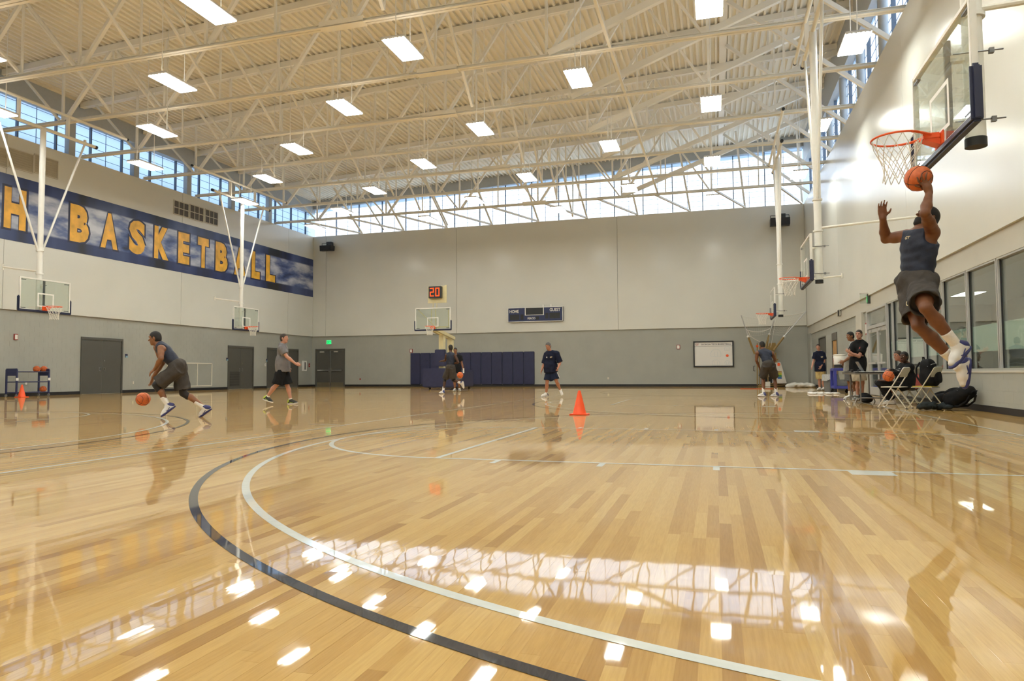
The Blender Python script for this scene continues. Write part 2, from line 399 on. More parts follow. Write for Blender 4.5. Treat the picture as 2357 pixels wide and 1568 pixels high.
# baseboards
def bb(name,a,b_,lab):
    o=MB().box(a,b_).build(name,black); tag(o,lab,'baseboard',kind='structure')
ys=[YF]+[v for d in ((D1[0],D1[1]),(D2[0],D2[1]),(D3[0],D3[1])) for v in d]+[YB+.1]
for i in range(0,len(ys),2): bb('baseboard_left',(XL-.1,ys[i],-.002),(XL-.08,ys[i+1],.13),['black rubber baseboard left of the widest grey double door','black baseboard between the wide double door and the louvred door','black baseboard between the louvred door and its neighbour door','short black baseboard between last grey door and the corner'][i//2])
bb('baseboard_back',(XL-.08,YB+.08,-.002),(DB[0],YB+.1,.13),'black baseboard scrap beside the double exit door')
bb('baseboard_back',(DB[1],YB+.08,-.002),(XR+.05,YB+.1,.13),'long black baseboard under the scoreboard wall')
# ---------------- right wall: cream above, band, window strip, block below
wr=MB().box((XR,YF,ZSR),(XR+.6,onx(2083,400,XR)[1]-.005,ZT)).build('wall_right',cream); tag(wr,'right gym wall of cream panels over a window strip','wall',kind='structure')
yj2=onx(2083,400,XR)[1]
MB().box((XR,yj2+.005,ZSR),(XR+.6,yj2+10.35,ZT)).build('wall_panel',cream,wr)
MB().box((XR,yj2+10.36,ZSR),(XR+.6,YB+.5,ZT)).build('wall_panel',cream,wr)
MB().box((XR+.06,YF,2.75),(XR+.6,YB+.1,ZSR)).build('lintel_band',lintel,wr)
RX=XR+.03
winy=[25.32,22.62]           # door unit
mully=[21.95,20.42,18.88,17.40,15.83,14.25,12.68,11.1,9.55,8.0,6.4,4.8]
SILL,HEAD=.76,2.75
YE=2.0
blocks('concrete_block',wr,'x',RX+.12,8.6,22.55,.0,SILL-.04,graycmu,depth=-.12,dirn=1,stuff=False)
MB().box((RX+.004,YF,-.2),(RX+.3,22.55,SILL-.05)).build('wall_core',graycmu,wr)
MB().bevbox((RX-.02,4.0,SILL-.045),(RX+.3,22.6,SILL),.008).build('window_sill',lintel,wr)
MB().box((RX,YF,-.2),(RX+.3,4.0,2.76)).build('wall_pier',graycmu,wr)
# solid block part beyond the door unit
MB().box((RX+.14,25.35,-.2),(RX+.4,YB+.1,2.76)).build('wall_core',graycmu,wr)
GD=(34.7,36.9); TD=(31.55,32.85)
blocks('concrete_blocks',wr,'x',RX+.15,25.36,YB+.08,0.0,2.8,graycmu,depth=-.07,skip=[(GD[0],GD[1],0,2.42),(TD[0],TD[1],0,2.42)])
MB().box((RX-.02,25.95,0),(RX+.2,26.95,2.76)).build('wall_pier',lintel,wr)
MB().box((XR+.02,YB-1.0,0),(XR+.3,YB+.1,2.8)).build('wall_pier',graycmu,wr)
bb('baseboard_right',(RX-.012,YF,-.002),(RX+.0,22.6,.12),'black rubber baseboard below the window strip')
bb('baseboard_right',(RX+.062,26.95,-.002),(RX+.08,TD[0],.12),'black baseboard beside the tan wooden door')
bb('baseboard_right',(RX+.062,TD[1],-.002),(RX+.08,GD[0],.12),'black baseboard between the tan door and the grey door')
bb('baseboard_right',(RX+.062,GD[1],-.002),(RX+.08,YB-1,.12),'black baseboard near the corner beside the grey door')
# windows of the office strip
pane=glassmat('office_glass',(.88,.93,.91),.20)
frost=mat('frosted_film',(.60,.70,.64),.6,var=.03)
alum=mat('window_aluminium',(.50,.50,.48),.4,metal=.3,var=.03)
wn=0
def window(y0,y1,z0,z1,lab,fr=True):
    global wn; wn+=1
    w=thing('window_%d'%wn,(RX+.16,(y0+y1)/2,z0),lab,'window',kind='structure')
    t=.035
    fb=MB(); fb.box((RX+.04,y0,z0),(RX+.17,y0+t,z1)).box((RX+.04,y1-t,z0),(RX+.17,y1,z1)).box((RX+.04,y0+t,z0),(RX+.17,y1-t,z0+t)).box((RX+.04,y0+t,z1-t),(RX+.17,y1-t,z1))
    fb.build('window_frame',alum,w)
    gb=MB().box((RX+.075,y0+t,z0+t),(RX+.10,y0+t+.014,z1-t)).box((RX+.075,y1-t-.014,z0+t),(RX+.10,y1-t,z1-t)); gb.build('gasket',black,w)
    MB().box((RX+.10,y0+t,z0+t),(RX+.108,y1-t,z1-t)).build('pane',pane,w)
    if fr:
        f=MB().box((RX+.109,y0+t+.01,z0+.36),(RX+.111,y1-t-.01,z0+.86)).build('frosted_strip',frost,w)
        cy=(y0+y1)/2; 
    return w
ed=[22.55]+mully
names=['first','second','third','fourth','fifth','sixth','seventh','eighth','ninth','tenth','eleventh','twelfth']
for i in range(len(mully)):
    y1=ed[i]; y0=ed[i+1]
    window(y0+.02,y1-.02,SILL,HEAD,'aluminium office window with frosted strip, %s from the glass door'%names[i])
# door unit: two glass leaves and transom
dr=thing('door_1',(RX+.1,24,0),'glazed aluminium double door with transom in the window strip','door',kind='structure')
b=MB()
for y in (22.58,25.30): b.box((RX+.02,y-.04,0),(RX+.18,y+.06,HEAD))
b.box((RX+.02,22.6,2.13),(RX+.18,25.3,2.23)).box((RX+.02,22.6,HEAD-.06),(RX+.18,25.3,HEAD)); b.build('door_frame',alum,dr)
for (y0,y1) in ((22.66,23.96),(23.98,25.25)):
    d=MB().box((RX+.06,y0,.02),(RX+.11,y0+.1,2.12)).box((RX+.06,y1-.1,.02),(RX+.11,y1,2.12)).box((RX+.06,y0+.1,.02),(RX+.11,y1-.1,.27)).box((RX+.06,y0+.1,2.0),(RX+.11,y1-.1,2.12)).build('door_leaf',alum,dr)
    MB().box((RX+.08,y0+.1,.27),(RX+.088,y1-.1,2.0)).build('pane',pane,d)
    MB().box((RX+.0,y0+.12,1.0),(RX+.03,y1-.12,1.05)).build('push_bar',alum,d)
    MB().box((RX+.02,y1-.5,2.02),(RX+.06,y1-.2,2.09)).build('door_closer',alum,d)
MB().box((RX+.08,22.65,2.23),(RX+.088,25.25,HEAD-.06)).build('pane',pane,dr)
# office room behind the strip
offw=mat('office_wall_paint',(.55,.53,.46),.7,var=.03); offf=mat('office_carpet',(.10,.10,.11),.9,var=.1)
of=MB(); of.box((RX+3.6,YE,-.2),(RX+3.8,27,3.0)).box((RX+.3,25.35,-.2),(RX+3.6,25.5,3.0)).box((RX+.3,YE-.2,-.2),(RX+3.6,YE,3.0)).build('wall_office',offw); 
tag(bpy.data.objects['wall_office'],'beige office walls seen through the window strip','wall',kind='structure')
tag(MB().box((RX+.3,YE,-.2),(RX+3.6,27,-.001)).build('floor_office',offf),'dark office carpet behind the window strip','floor',kind='structure')
tag(MB().box((RX+.2,YE,2.85),(RX+3.7,27,3.0)).build('ceiling_office',mat('office_ceiling',(.6,.6,.58),.8,var=.02)),'pale office ceiling behind the window strip','ceiling',kind='structure')
offl=emitmat('office_lamp',(1,.95,.85),8)
for k,y in enumerate((6,11,16.3,21.5)):
    l=thing('ceiling_lamp',(RX+1.8,y,2.83),'recessed ceiling lamp inside the glazed office','lamp','office ceiling lamps')
    MB().box((RX+1.5,y-.6,2.83),(RX+2.1,y+.6,2.85)).build('lamp_frame',alu,l); MB().box((RX+1.55,y-.55,2.825),(RX+2.05,y+.55,2.832)).build('diffuser',offl,l)
# grey door and tan door on the right wall
def flatdoor(n,y0,y1,h,m,lab,handle=True):
    d=thing('door_%d'%n,(RX+.1,(y0+y1)/2,0),lab,'door',kind='structure')
    MB().box((RX+.05,y0,0),(RX+.13,y0+.05,h)).box((RX+.05,y1-.05,0),(RX+.13,y1,h)).box((RX+.05,y0+.05,h-.05 if m is doorp else 2.1),(RX+.13,y1-.05,h)).build('door_frame',doorp if m is doorp else mat('brown_frame_paint',(.13,.12,.10),.5,var=.03),d)
    l=MB().box((RX+.09,y0+.06,.01),(RX+.12,y1-.06,h-.06 if m is doorp else 2.09)).build('door_leaf',m,d)
    MB().cyl((RX+.05,y0+.14,1.0),(RX+.05,y0+.24,1.0),.012).cyl((RX+.05,y0+.14,1.0),(RX+.1,y0+.14,1.0),.012).build('door_handle',chrome,l)
flatdoor(2,GD[0],GD[1],2.42,doorp,'dark grey steel door near the corner of the right wall')
flatdoor(3,TD[0],TD[1],2.42,mat('tan_wood_door',(.48,.27,.09),.45,var=.12,vscale=3),'tan wooden door beside the drinks cart')
# double doors on the left wall
def doubledoor(n,D,lab,louvre=False):
    y0,y1,h=D; x=XL-.09
    d=thing('door_%d'%n,(x,(y0+y1)/2,0),lab,'door',kind='structure')
    MB().box((x-.1,y0-.03,0),(x+.03,y0+.04,h)).box((x-.1,y1-.04,0),(x+.03,y1+.03,h)).box((x-.1,y0+.04,h-.1),(x+.03,y1-.04,h)).build('door_frame',doorp,d)
    ym=(y0+y1)/2
    for k,(a,c) in enumerate(((y0+.05,ym-.006),(ym+.006,y1-.05))):
        l=MB().box((x-.06,a,.01),(x-.005,c,h-.11)).build('door_leaf',doorp,d)
        yy=c-.16 if k==0 else a+.06
        MB().bevbox((x-.005,yy,.98),(x+.012,yy+.1,1.14),.004).build('flush_pull',chrome,l)
        MB().bevbox((x+.011,yy+.03,1.0),(x+.014,yy+.07,1.12),.002).build('pull_recess',blackp,l)
        if k==1: MB().cyl((x-.01,a+.1,1.42),(x+.012,a+.1,1.42),.028).build('lock_cylinder',chrome,l)
        for z in (.3,1.1,1.9):
            yh=a if k==0 else c
            MB().cyl((x+.004,yh,z-.07),(x+.004,yh,z+.07),.013,n=8).build('hinge',doorp,l)
        if louvre and k==0:
            MB().box((x-.006,a+.1,.16),(x-.002,c-.1,.95)).build('louvre_backing',black,l)
            for q in range(13): MB().box((x-.004,a+.1,.17+q*.06),(x+.006,c-.1,.20+q*.06)).build('louvre_slat',doorp,l)
doubledoor(4,D1,'wide dark grey double door beside the ball rack')
doubledoor(5,D2,'dark grey double door with a louvre grille in its leaf',True)
doubledoor(6,D3,'dark grey double door nearest the end wall corner')
# exit doors on the back wall
d=thing('door_7',((DB[0]+DB[1])/2,YB+.1,0),'dark double exit door with push bars under the green sign','door',kind='structure')
x0,x1,h=DB; y=YB+.09
MB().box((x0-.03,y-.03,0),(x0+.06,y+.1,h)).box((x1-.06,y-.03,0),(x1+.03,y+.1,h)).box((x0+.06,y-.03,h-.1),(x1-.06,y+.1,h)).build('door_frame',doorp,d)
xm=(x0+x1)/2+.02
MB().box((xm-.025,y-.03,0),(xm+.025,y+.06,h-.1)).build('door_mullion',chrome,d)
for k,(a,c) in enumerate(((x0+.07,xm-.03),(xm+.03,x1-.07))):
    l=MB().box((a,y+.01,.01),(c,y+.06,h-.11)).build('door_leaf',doorp,d)
    MB().box((a+.02,y-.005,.03),(c-.02,y+.008,.27)).build('kick_plate',mat('brass_kickplate',(.28,.25,.18),.35,metal=.7,var=.05),l)
    MB().bevbox((a+.08,y-.09,1.02),(c-.08,y-.05,1.10),.01).build('push_bar',chrome,l)
    MB().box((a+.08,y-.06,1.03),(a+.14,y+.01,1.09)).box((c-.14,y-.06,1.03),(c-.08,y+.01,1.09)).build('bar_bracket',chrome,l)
    hx=c-.07 if k==0 else a+.02
    MB().bevbox((hx,y-.04,.92),(hx+.05,y+.01,1.22),.01).build('door_handle',chrome,l)
    MB().box((a+.25,y-.07,h-.24),(a+.55,y+.01,h-.16)).build('door_closer',alu,l)
# ---------------- clerestory daylight strips
pane_t=transmat('daylight_panel',(.85,.92,1.0)); gridm=mat('panel_grid',(.20,.26,.36),.5,var=0); mull=mat('clerestory_mullion',(.12,.16,.22),.5,var=0)
curb=mat('blue_grey_steel',(.40,.42,.42),.5,var=.03)
def ctop_b(x): return 11.72+.0455*(x+25.5)
cb=thing('window_20',(-10,YB+.2,ZT),'bright translucent daylight strip above the end wall','window',kind='structure')
xs=[XL+.2]; 
x=ony(1222.6,440,YB)[0]
step=(ony(1479,420,YB)[0]-x)/4
x=x-step*math.floor((x-XL)/step); 
xs=[XL]
while x<XR-.3:
    if x>XL+.3: xs.append(x)
    x+=step
xs.append(XR)
for a,c in zip(xs[:-1],xs[1:]):
    MB().quad((a,YB+.2,ZT),(c,YB+.2,ZT),(c,YB+.2,ctop_b(c)),(a,YB+.2,ctop_b(a))).build('pane',pane_t,cb)
    if a>XL+.1: MB().box((a-.025,YB+.1,ZT),(a+.025,YB+.2,ctop_b(a))).build('mullion',mull,cb)
    g_=MB(); n=2
    for k in range(1,n): xx=a+(c-a)*k/n; g_.box((xx-.012,YB+.17,ZT),(xx+.012,YB+.19,ctop_b(xx)))
    z=ZT+.28
    while z<ctop_b(a)-.05: g_.box((a+.03,YB+.172,z-.008),(c-.03,YB+.19,z+.008)); z+=.30
    g_.build('glazing_grid',gridm,cb)
bz=MB(); bz.add([(XL-.5,YB-.02,ctop_b(XL)-.02),(XR+.5,YB-.02,ctop_b(XR)-.02),(XR+.5,YB-.02,roofz(XR)+.4),(XL-.5,YB-.02,roofz(XL)+.4),(XL-.5,YB+.5,ctop_b(XL)-.02),(XR+.5,YB+.5,ctop_b(XR)-.02),(XR+.5,YB+.5,roofz(XR)+.4),(XL-.5,YB+.5,roofz(XL)+.4)],
  [(0,1,2,3),(4,7,6,5),(0,4,5,1),(3,2,6,7),(1,5,6,2),(0,3,7,4)])
tag(bz.build('trim_1',curb),'pale grey steel fascia over the end daylight strip','fascia',kind='structure')
def sidestrip(n,x,xin,ztop,lab,step,y0):
    w=thing('window_%d'%n,(x,20,ZT),lab,'window',kind='structure')
    ys=[YF]; y=y0
    while y<YB+.2:
        if y>YF+.2: ys.append(y)
        y+=step
    ys.append(YB+.2)
    for a,c in zip(ys[:-1],ys[1:]):
        MB().quad((x,a,ZT),(x,c,ZT),(x,c,ztop),(x,a,ztop)).build('pane',pane_t,w)
        if a<YF+.1: continue
        MB().box((x,a-.025,ZT),(x+xin*.12,a+.025,ztop)).build('mullion',mull,w)
        g_=MB(); m_=(a+c)/2; g_.box((x+xin*.01,m_-.01,ZT),(x+xin*.03,m_+.01,ztop))
        z=ZT+.36
        while z<ztop-.05: g_.box((x+xin*.01,a+.03,z-.008),(x+xin*.028,c-.03,z+.008)); z+=.38
        g_.build('glazing_grid',gridm,w)
    return w
wlft=sidestrip(21,XL-.35,1,11.5,'blue lit translucent daylight strip above the left wall',1.65,.4)
wrgt=sidestrip(22,XR+.35,-1,12.17,'bright translucent daylight strip above the right wall',1.65,.2)
tag(MB().box((XL-.5,YF,11.48),(XL-.02,YB+.3,roofz(XL)+.3)).build('trim_2',curb),'grey steel fascia over the left daylight strip','fascia',kind='structure')
tag(MB().box((XR+.06,YF,12.15),(XR+.5,YB+.3,roofz(XR)+.3)).build('trim_3',curb),'grey steel fascia over the right daylight strip','fascia',kind='structure')
tag(MB().box((XL-.6,YF,ZT-.02),(XL-.002,YB+.3,ZT)).box((XR+.002,YF,ZT-.02),(XR+.6,YB+.3,ZT)).build('trim_4',cream),'cream sills capping the side walls','sill',kind='structure')
TRY=[19.4+3.37*k for k in range(-4,6)]
for k,y in enumerate(TRY):
    if y>10:
        c=MB().box((XL-.3,y-.5,ZT),(XL-.06,y-.2,12.2)).build('steel_column',curb); tag(c,'blue grey steel column standing in the left daylight strip','column','columns in the left daylight strip','structure')
        c=MB().cyl((XR+.2,y-.3,ZT),(XR+.2,y-.3,13.5),.14,n=16).build('steel_column',curb,smooth=True); tag(c,'round pale steel column standing in the right daylight strip','column','columns in the right daylight strip','structure')
# ---------------- roof deck
pitch=.24; dk=MB(); prof=[]
x=XL-.5
while x<XR+.6:
    prof+=[(x,0),(x+.075,0),(x+.09,.078),(x+.225,.078)]; x+=pitch
vs=[];n=len(prof)
ysd=[YF-.2,YB+.3]
for y in ysd:
    for (px,dz) in prof: vs.append((px,y,roofz(px)+dz))
dk.add(vs,[(k,k+1,n+k+1,n+k) for k in range(n-1)])
ceil=dk.build('ceiling',deckm); tag(ceil,'cream corrugated metal roof deck','ceiling',kind='structure')
MB().add([(XL-.6,YF-.4,roofz(XL-.6)+.12),(XR+.7,YF-.4,roofz(XR+.7)+.12),(XR+.7,YB+.6,roofz(XR+.7)+.12),(XL-.6,YB+.6,roofz(XL-.6)+.12)],[(0,1,2,3)]).build('roof_skin',deckm,ceil)
MB().box((.35,YF,roofz(.4)-.03),(.62,YB,roofz(.4)+.1)).build('deck_seam',steel,ceil)
# ---------------- trusses
NODES=[-22.56+4.5*k for k in range(6)]
def member(name,p,q,w,parent,d=None):
    # rectangular bar between two points, w across
    p=np.array(p,float); q=np.array(q,float); e=q-p; L=np.linalg.norm(e); e/=L; a=np.array((0,1.,0)); 
    if abs(e@a)>.9: a=np.array((1.,0,0))
    s=np.cross(e,a); s/=np.linalg.norm(s); a=np.cross(s,e); d=d or w
    b=MB(); vs=[]
    for r in (p,q):
        for i,j in ((-1,-1),(1,-1),(1,1),(-1,1)): vs.append(r+s*i*w/2+a*j*d/2)
    b.add(vs,[(0,3,2,1),(4,5,6,7),(0,1,5,4),(1,2,6,5),(2,3,7,6),(3,0,4,7)]); return b.build(name,steel,parent)
def truss(y,idx,full):
    t=thing('roof_truss',(-10,y,9.9),'cream steel roof truss spanning the gym below the deck','roof truss','roof trusses under the deck','structure')
    zb=9.9
    b=MB()
    for s in (-1,1):
        b.box((XL+.02,y+s*.012,zb),(XR+.25,y+s*.105,zb+.014)).box((XL+.02,y+s*.012,zb+.014),(XR+.25,y+s*.026,zb+.11))
        b.box((XL+.02,y+s*.026,zb+.096),(XR+.25,y+s*.06,zb+.11))
    b.build('bottom_chord',steel,t)
    b=MB(); x0,x1=XL+.02,XR+.3
    for s in (-1,1):
        za,zc=roofz(x0),roofz(x1)
        vs=[(x0,y+s*.01,za-.22),(x1,y+s*.01,zc-.22),(x1,y+s*.01,zc-.005),(x0,y+s*.01,za-.005),(x0,y+s*.1,za-.22),(x1,y+s*.1,zc-.22),(x1,y+s*.1,zc-.005),(x0,y+s*.1,za-.005)]
        b.add(vs,[(0,1,2,3),(4,7,6,5),(0,4,5,1),(3,2,6,7),(1,5,6,2),(0,3,7,4)])
    b.build('top_chord',steel,t)
    for i,x in enumerate(NODES):
        zt_=lambda xx: roofz(xx)-.2
        member('web_vertical',(x,y,zb+.1),(x,y,zt_(x)),.075,t)
        xl=x-2.25; xr=x+2.25
        if xl>XL: member('web_diagonal',(x-.12,y,zb+.1),(xl+.1,y,zt_(xl)),.07,t,.09)
        if i<5: member('web_diagonal',(x+.12,y,zb+.1),(xr-.1,y,zt_(xr)),.105,t,.11)
        if full and xr<XR-1: member('web_vertical',(xr,y,zb+.1),(xr,y,zt_(xr)),.055,t)
    member('heavy_diagonal',(-4.5,y,zb+.12),(XR+.1,y,roofz(XR)-.3),.2,t,.16)
    member('web_vertical',(2.0,y,12.4),(2.0,y,roofz(2.0)-.2),.06,t)
    if idx%2==0: MB().box((-8.6,y-.13,zb-.02),(-7.3,y+.13,zb+.0)).box((-8.6,y-.125,zb+.02),(-7.3,y-.118,zb+.15)).build('splice_plate',steel,t)
    else: MB().box((-9.9,y-.13,zb-.02),(-8.6,y+.13,zb+.0)).box((-9.9,y-.125,zb+.02),(-8.6,y-.118,zb+.15)).build('splice_plate',steel,t)
for k,y in enumerate(TRY): truss(y,k,True)
# bridging between the trusses
yy=TRY+[YB]
for k in range(len(TRY)):
    y0,y1=yy[k],yy[k+1]
    if y1<12: continue
    br=thing('sway_brace',(-7.95,y0,10),'white pipe sway brace bent in a V between two roof trusses','brace','sway braces between the trusses','structure')
    ym=y0
    member('brace_arm',(-7.95,y0,roofz(-7.95)-.25),(-7.95,y1-.25,10.02),.085,br); member('brace_arm',(-7.95,y1-.25,10.02),(-7.95,y1-.02,roofz(-7.95)-.25),.06,br)
    for xx in (-20.3,-15.9):
        br=thing('sway_brace',(xx,y0,10),'cream pipe sway brace rising from the truss chord','brace','cream sway braces between the trusses','structure')
        member('brace_arm',(xx,y0+.1,roofz(xx)-.3),(xx,y1-.1,10.05),.07,br)
    kb=thing('knee_brace',(3,(y0+y1)/2,10),'cream strut slanting from the deck seam to the right wall head','brace','knee struts along the right wall','structure')
    ymid=(y0+y1)/2
    member('strut',(.6,ymid,roofz(.6)-.05),(XR+.06,ymid,ZT+.02),.12,kb)
    if k==len(TRY)-1:
        for xk in [-23.5+2.95*q for q in range(10)]:
            kb=thing('wall_strut',(xk,y0,9.95),'short cream strut from the last truss chord to the end wall head','brace','struts along the end wall','structure')
            member('strut',(xk,y0,9.93),(xk+1.6,YB+.05,9.93),.09,kb)
            member('hanger',(xk+1.6,YB+.05,9.93),(xk+1.1,y0+1.6,roofz(xk)-.1),.10,kb)
bar=MB().box((-2.74,12,9.91),(-2.66,YB-4,9.98)).build('bridging_bar',steel); tag(bar,'long cream bridging bar tying the truss chords together','bar',kind='structure')
# ---------------- high bay lamps
lens=emitmat('lamp_lens',(.98,1.0,.93),LAMP_STRENGTH)
upl=emitmat('added_uplight_glow',(1.0,.95,.86),LAMP_STRENGTH*.26)  # glow for added strips that brighten the roof deck
lamph=mat('lamp_housing',(.70,.69,.68),.4,var=0)
COLX=[-21.12,-17.75,-14.4,-10.75,-7.4,-3.52,0.0,3.45]
def lamp(x,y):
    z=8.9
    l=thing('high_bay_lamp',(x,y,z),'white rectangular lamp hanging on two rods below the roof trusses','lamp','lamps hanging from the roof')
    b=MB(); b.bevbox((x-.30,y-.62,z+.015),(x+.30,y+.62,z+.075),.012)
    for k in range(6): b.box((x-.30+.02+k*.1,y-.625,z+.0),(x-.30+.06+k*.1,y+.625,z+.016))
    b.build('lamp_housing',lamph,l)
    MB().box((x-.285,y-.60,z-.004),(x+.285,y+.60,z+.0)).build('lens',lens,l)
    MB().bevbox((x-.1,y-.2,z+.075),(x+.1,y+.2,z+.13),.01).build('ballast_box',lamph,l)
    for s in (-1,1): MB().box((x+s*.16,y-.55,z+.0755),(x+s*.26,y+.55,z+.079)).build('added_uplight',upl,l)  # added glowing strips on the housing top, only to lift the ceiling
    for s in (-.42,.42): MB().cyl((x,y+s,z+.07),(x,y+s,roofz(x)+.02),.012,n=6).build('rod',whitep,l)
rows=[12.76+3.0*k for k in range(-6,8)]
for r,y in enumerate(rows):
    for c,x in enumerate(COLX):
        if (c+r)%2==(3+6)%2: lamp(x,y)
# ================================================================ basketball hoops
bglass=glassmat('backboard_glass',(.91,.95,.925),.09)
netm=mat('white_net_cord',(.78,.75,.68),.8,var=.05)
padm=mat('navy_board_padding',(.018,.022,.06),.4,var=.05)
def board_parts(h,square=True):
    MB().box((-.012,-.875,2.945),(0,.875,3.925)).build('glass_pane',bglass,h)
    f=MB(); f.bevbox((-.05,-.915,2.9),(.006,-.868,3.97),.006).bevbox((-.05,.868,2.9),(.006,.915,3.97),.006).bevbox((-.05,-.868,2.9),(.006,.868,2.947),.006).bevbox((-.05,-.868,3.923),(.006,.868,3.97),.006)
    f.build('board_frame',whitep,h)
    t=MB(); 
    for a,b_ in (((-.295,3.05),(.295,3.09)),((-.295,3.46),(.295,3.50)),((-.295,3.09),(-.25,3.46)),((.25,3.09),(.295,3.46))): t.box((.0005,a[0],a[1]),(.003,b_[0],b_[1]))
    t.build('target_square',whitep,h)
    for sy in (-1,1):
        for z in (2.975,3.885): MB().box((-.03,sy*.86,z-.008),(.002,sy*.70,z+.012)).build('corner_clip',blackp,h)
    p=MB(); p.bevbox((-.065,-.955,2.855),(.028,.955,2.935),.02).bevbox((-.065,-.965,2.86),(.03,-.90,3.36),.025).bevbox((-.065,.90,2.86),(.03,.965,3.36),.025)
    p.build('edge_padding',padm,h,smooth=True)
    R=.2286; r=MB(); r.tube([(.381+R*math.cos(2*PI*k/40),R*math.sin(2*PI*k/40),3.05) for k in range(40)],.0105,8,closed=True)
    rim=r.build('rim',orange,h,smooth=True)
    b=MB(); b.bevbox((.0,-.13,2.93),(.018,.13,3.065),.006).bevbox((.015,-.075,3.0),(.165,.075,3.062),.01)
    b.add([(.02,-.07,2.94),(.02,.07,2.94),(.16,.06,3.0),(.16,-.06,3.0),(.02,-.07,3.0),(.02,.07,3.0)],[(0,1,2,3),(0,3,4),(1,5,2),(0,4,5,1)])
    for s in (-1,1): b.tube([(.10,s*.07,3.045),(.2,s*.15,3.046),(.30,s*.215,3.048)],.012,6)
    b.build('rim_bracket',orange,h)
    n=MB(); L=12; lv=[(0,R),(.09,.205),(.18,.165),(.26,.135),(.34,.125),(.42,.135)]
    pt=lambda l,k: (.381+lv[l][1]*math.cos(2*PI*(k+(l%2)*.5)/L),lv[l][1]*math.sin(2*PI*(k+(l%2)*.5)/L),3.045-lv[l][0])
    for l in range(5):
        for k in range(L):
            a=pt(l,k); 
            for kk in ((k,k+1) if l%2 else (k-1,k)): n.cyl(a,pt(l+1,kk),.0042,n=4,cap=False)
    n.build('net',netm,h)
def hoop(label,pipez,armlen,group=None):
    h=thing('basketball_hoop',(0,0,0),label,'basketball hoop',group); board_parts(h)
    MB().bevbox((-.11,-.028,2.95),(-.055,.028,3.97),.006).build('back_strut',mat('dark_strut_paint',(.10,.10,.11),.4,var=0),h)
    P=-.30
    b=MB().cyl((P,0,2.98),(P,0,pipez),.088,n=20); b.build('pole',whitep,h,smooth=True)
    MB().cyl((P,0,2.90),(P,0,2.985),.094,n=20).build('pole_cap',black,h,smooth=True)
    b=MB()
    for z in (4.18,4.95): b.cyl((P,0,z-.02),(P,0,z+.02),.115,n=20)
    b.build('collar',whitep,h,smooth=True)
    for z in (3.12,3.78):
        b=MB().box((P,-.04,z-.03),(-.10,.04,z+.03)); b.build('mount_arm',whitep,h)
        MB().cyl((P-.22,.11,z+.01),(-.1,.11,z+.01),.008,n=6).box((P-.14,.09,z-.02),(P-.10,.13,z+.03)).build('adjuster_bolt',mat('dull_bolt',(.2,.2,.2),.4,metal=.8,var=0),h)
    for s in (-1,1):
        MB().cyl((P,s*.08,4.95),(P,s*1.62,pipez-.02),.036,n=10).build('sway_brace',whitep,h,smooth=True)
        MB().cyl((P,s*1.62,pipez-.05),(P,s*1.62,pipez+.12),.05,n=10).build('brace_clamp',steel,h)
    MB().cyl((P,0,4.25),(P-armlen,-.25,4.44),.03,n=8).cyl((P-armlen,-.25,4.34),(P-armlen,-.25,4.54),.03,n=8).build('stabiliser_arm',steel,h)
    MB().cyl((P,-2.0,pipez),(P,2.1,pipez),.055,n=12).build('header_pipe',steel,h,smooth=True)
    MB().cyl((P+.05,-3.4,9.84),(P+.05,3.4,9.84),.05,n=12).build('ceiling_pipe',steel,h,smooth=True)
    for s in (-1,1):
        MB().cyl((P,s*2.03,pipez),(P,s*2.13,pipez),.06,n=12).build('pipe_cap',black,h); MB().cyl((P+.05,s*3.4,9.84),(P+.05,s*3.47,9.84),.054,n=12).build('pipe_cap',black,h)
        MB().box((P-.03,s*.9-.03,pipez),(P+.08,s*.9+.03,9.84)).build('pipe_hanger',steel,h)
    return h
def place(h,x,y,rz): h.location=(x,y,0); h.rotation_euler=(0,0,rz); return h
place(hoop('ceiling-hung glass backboard hoop beside the jumping player',9.15,2.25),XH+.38,HOOPS_R[0],PI)
place(hoop('ceiling-hung hoop between the jumping player hoop and the shooting machine',9.15,2.25),XH+.38,HOOPS_R[1],PI)
place(hoop('ceiling-hung hoop standing over the shooting machine',9.15,2.25),XH+.38,HOOPS_R[2],PI)
place(hoop('ceiling-hung hoop over the grey double door beside the ball rack',9.12,1.3),XHL-.38,HOOPS_L[0],0)
place(hoop('ceiling-hung hoop in front of the letters ALL of the mural',9.12,1.3),XHL-.38,HOOPS_L[1],0)
# ---------------- portable hoop at the end of the main court
ivory=mat('ivory_steel_paint',(.70,.62,.36),.45,var=.03)
PX,PY=-13.08,31.25
h=thing('basketball_hoop',(0,0,0),'portable ivory hoop with padded navy base by the wall pads','basketball hoop'); board_parts(h)
# local: +x faces the court, so -x runs back to the base
b=MB()
for s in (-1,1): b.add([(-.06,s*.12-.05,2.86),(-.06,s*.12+.05,2.86),(-.06,s*.12+.05,3.02),(-.06,s*.12-.05,3.02),(-2.6,s*.12-.05,2.52),(-2.6,s*.12+.05,2.52),(-2.6,s*.12+.05,2.68),(-2.6,s*.12-.05,2.68)],[(0,1,2,3),(4,7,6,5),(0,4,5,1),(3,2,6,7),(1,5,6,2),(0,3,7,4)])
b.build('boom_arm',ivory,h)
MB().box((-1.35,-.12,.9),(-1.05,.12,2.84)).build('front_mast',ivory,h)
MB().box((-2.5,-.12,.9),(-2.2,.12,2.66)).build('rear_mast',ivory,h)
for a,c in (((-.08,-.8,3.9),(-.08,.15,3.0)),((-.08,.78,3.85),(-.08,.78,3.0)),((-.08,.12,3.9),(-.08,.12,3.0)),((-.08,-.1,3.9),(-.08,-.1,3.3))): MB().cyl(a,c,.022,n=6).build('board_brace',ivory,h)
MB().bevbox((-.10,-.2,3.0),(-.06,.8,3.07),.01).build('board_rail',ivory,h)
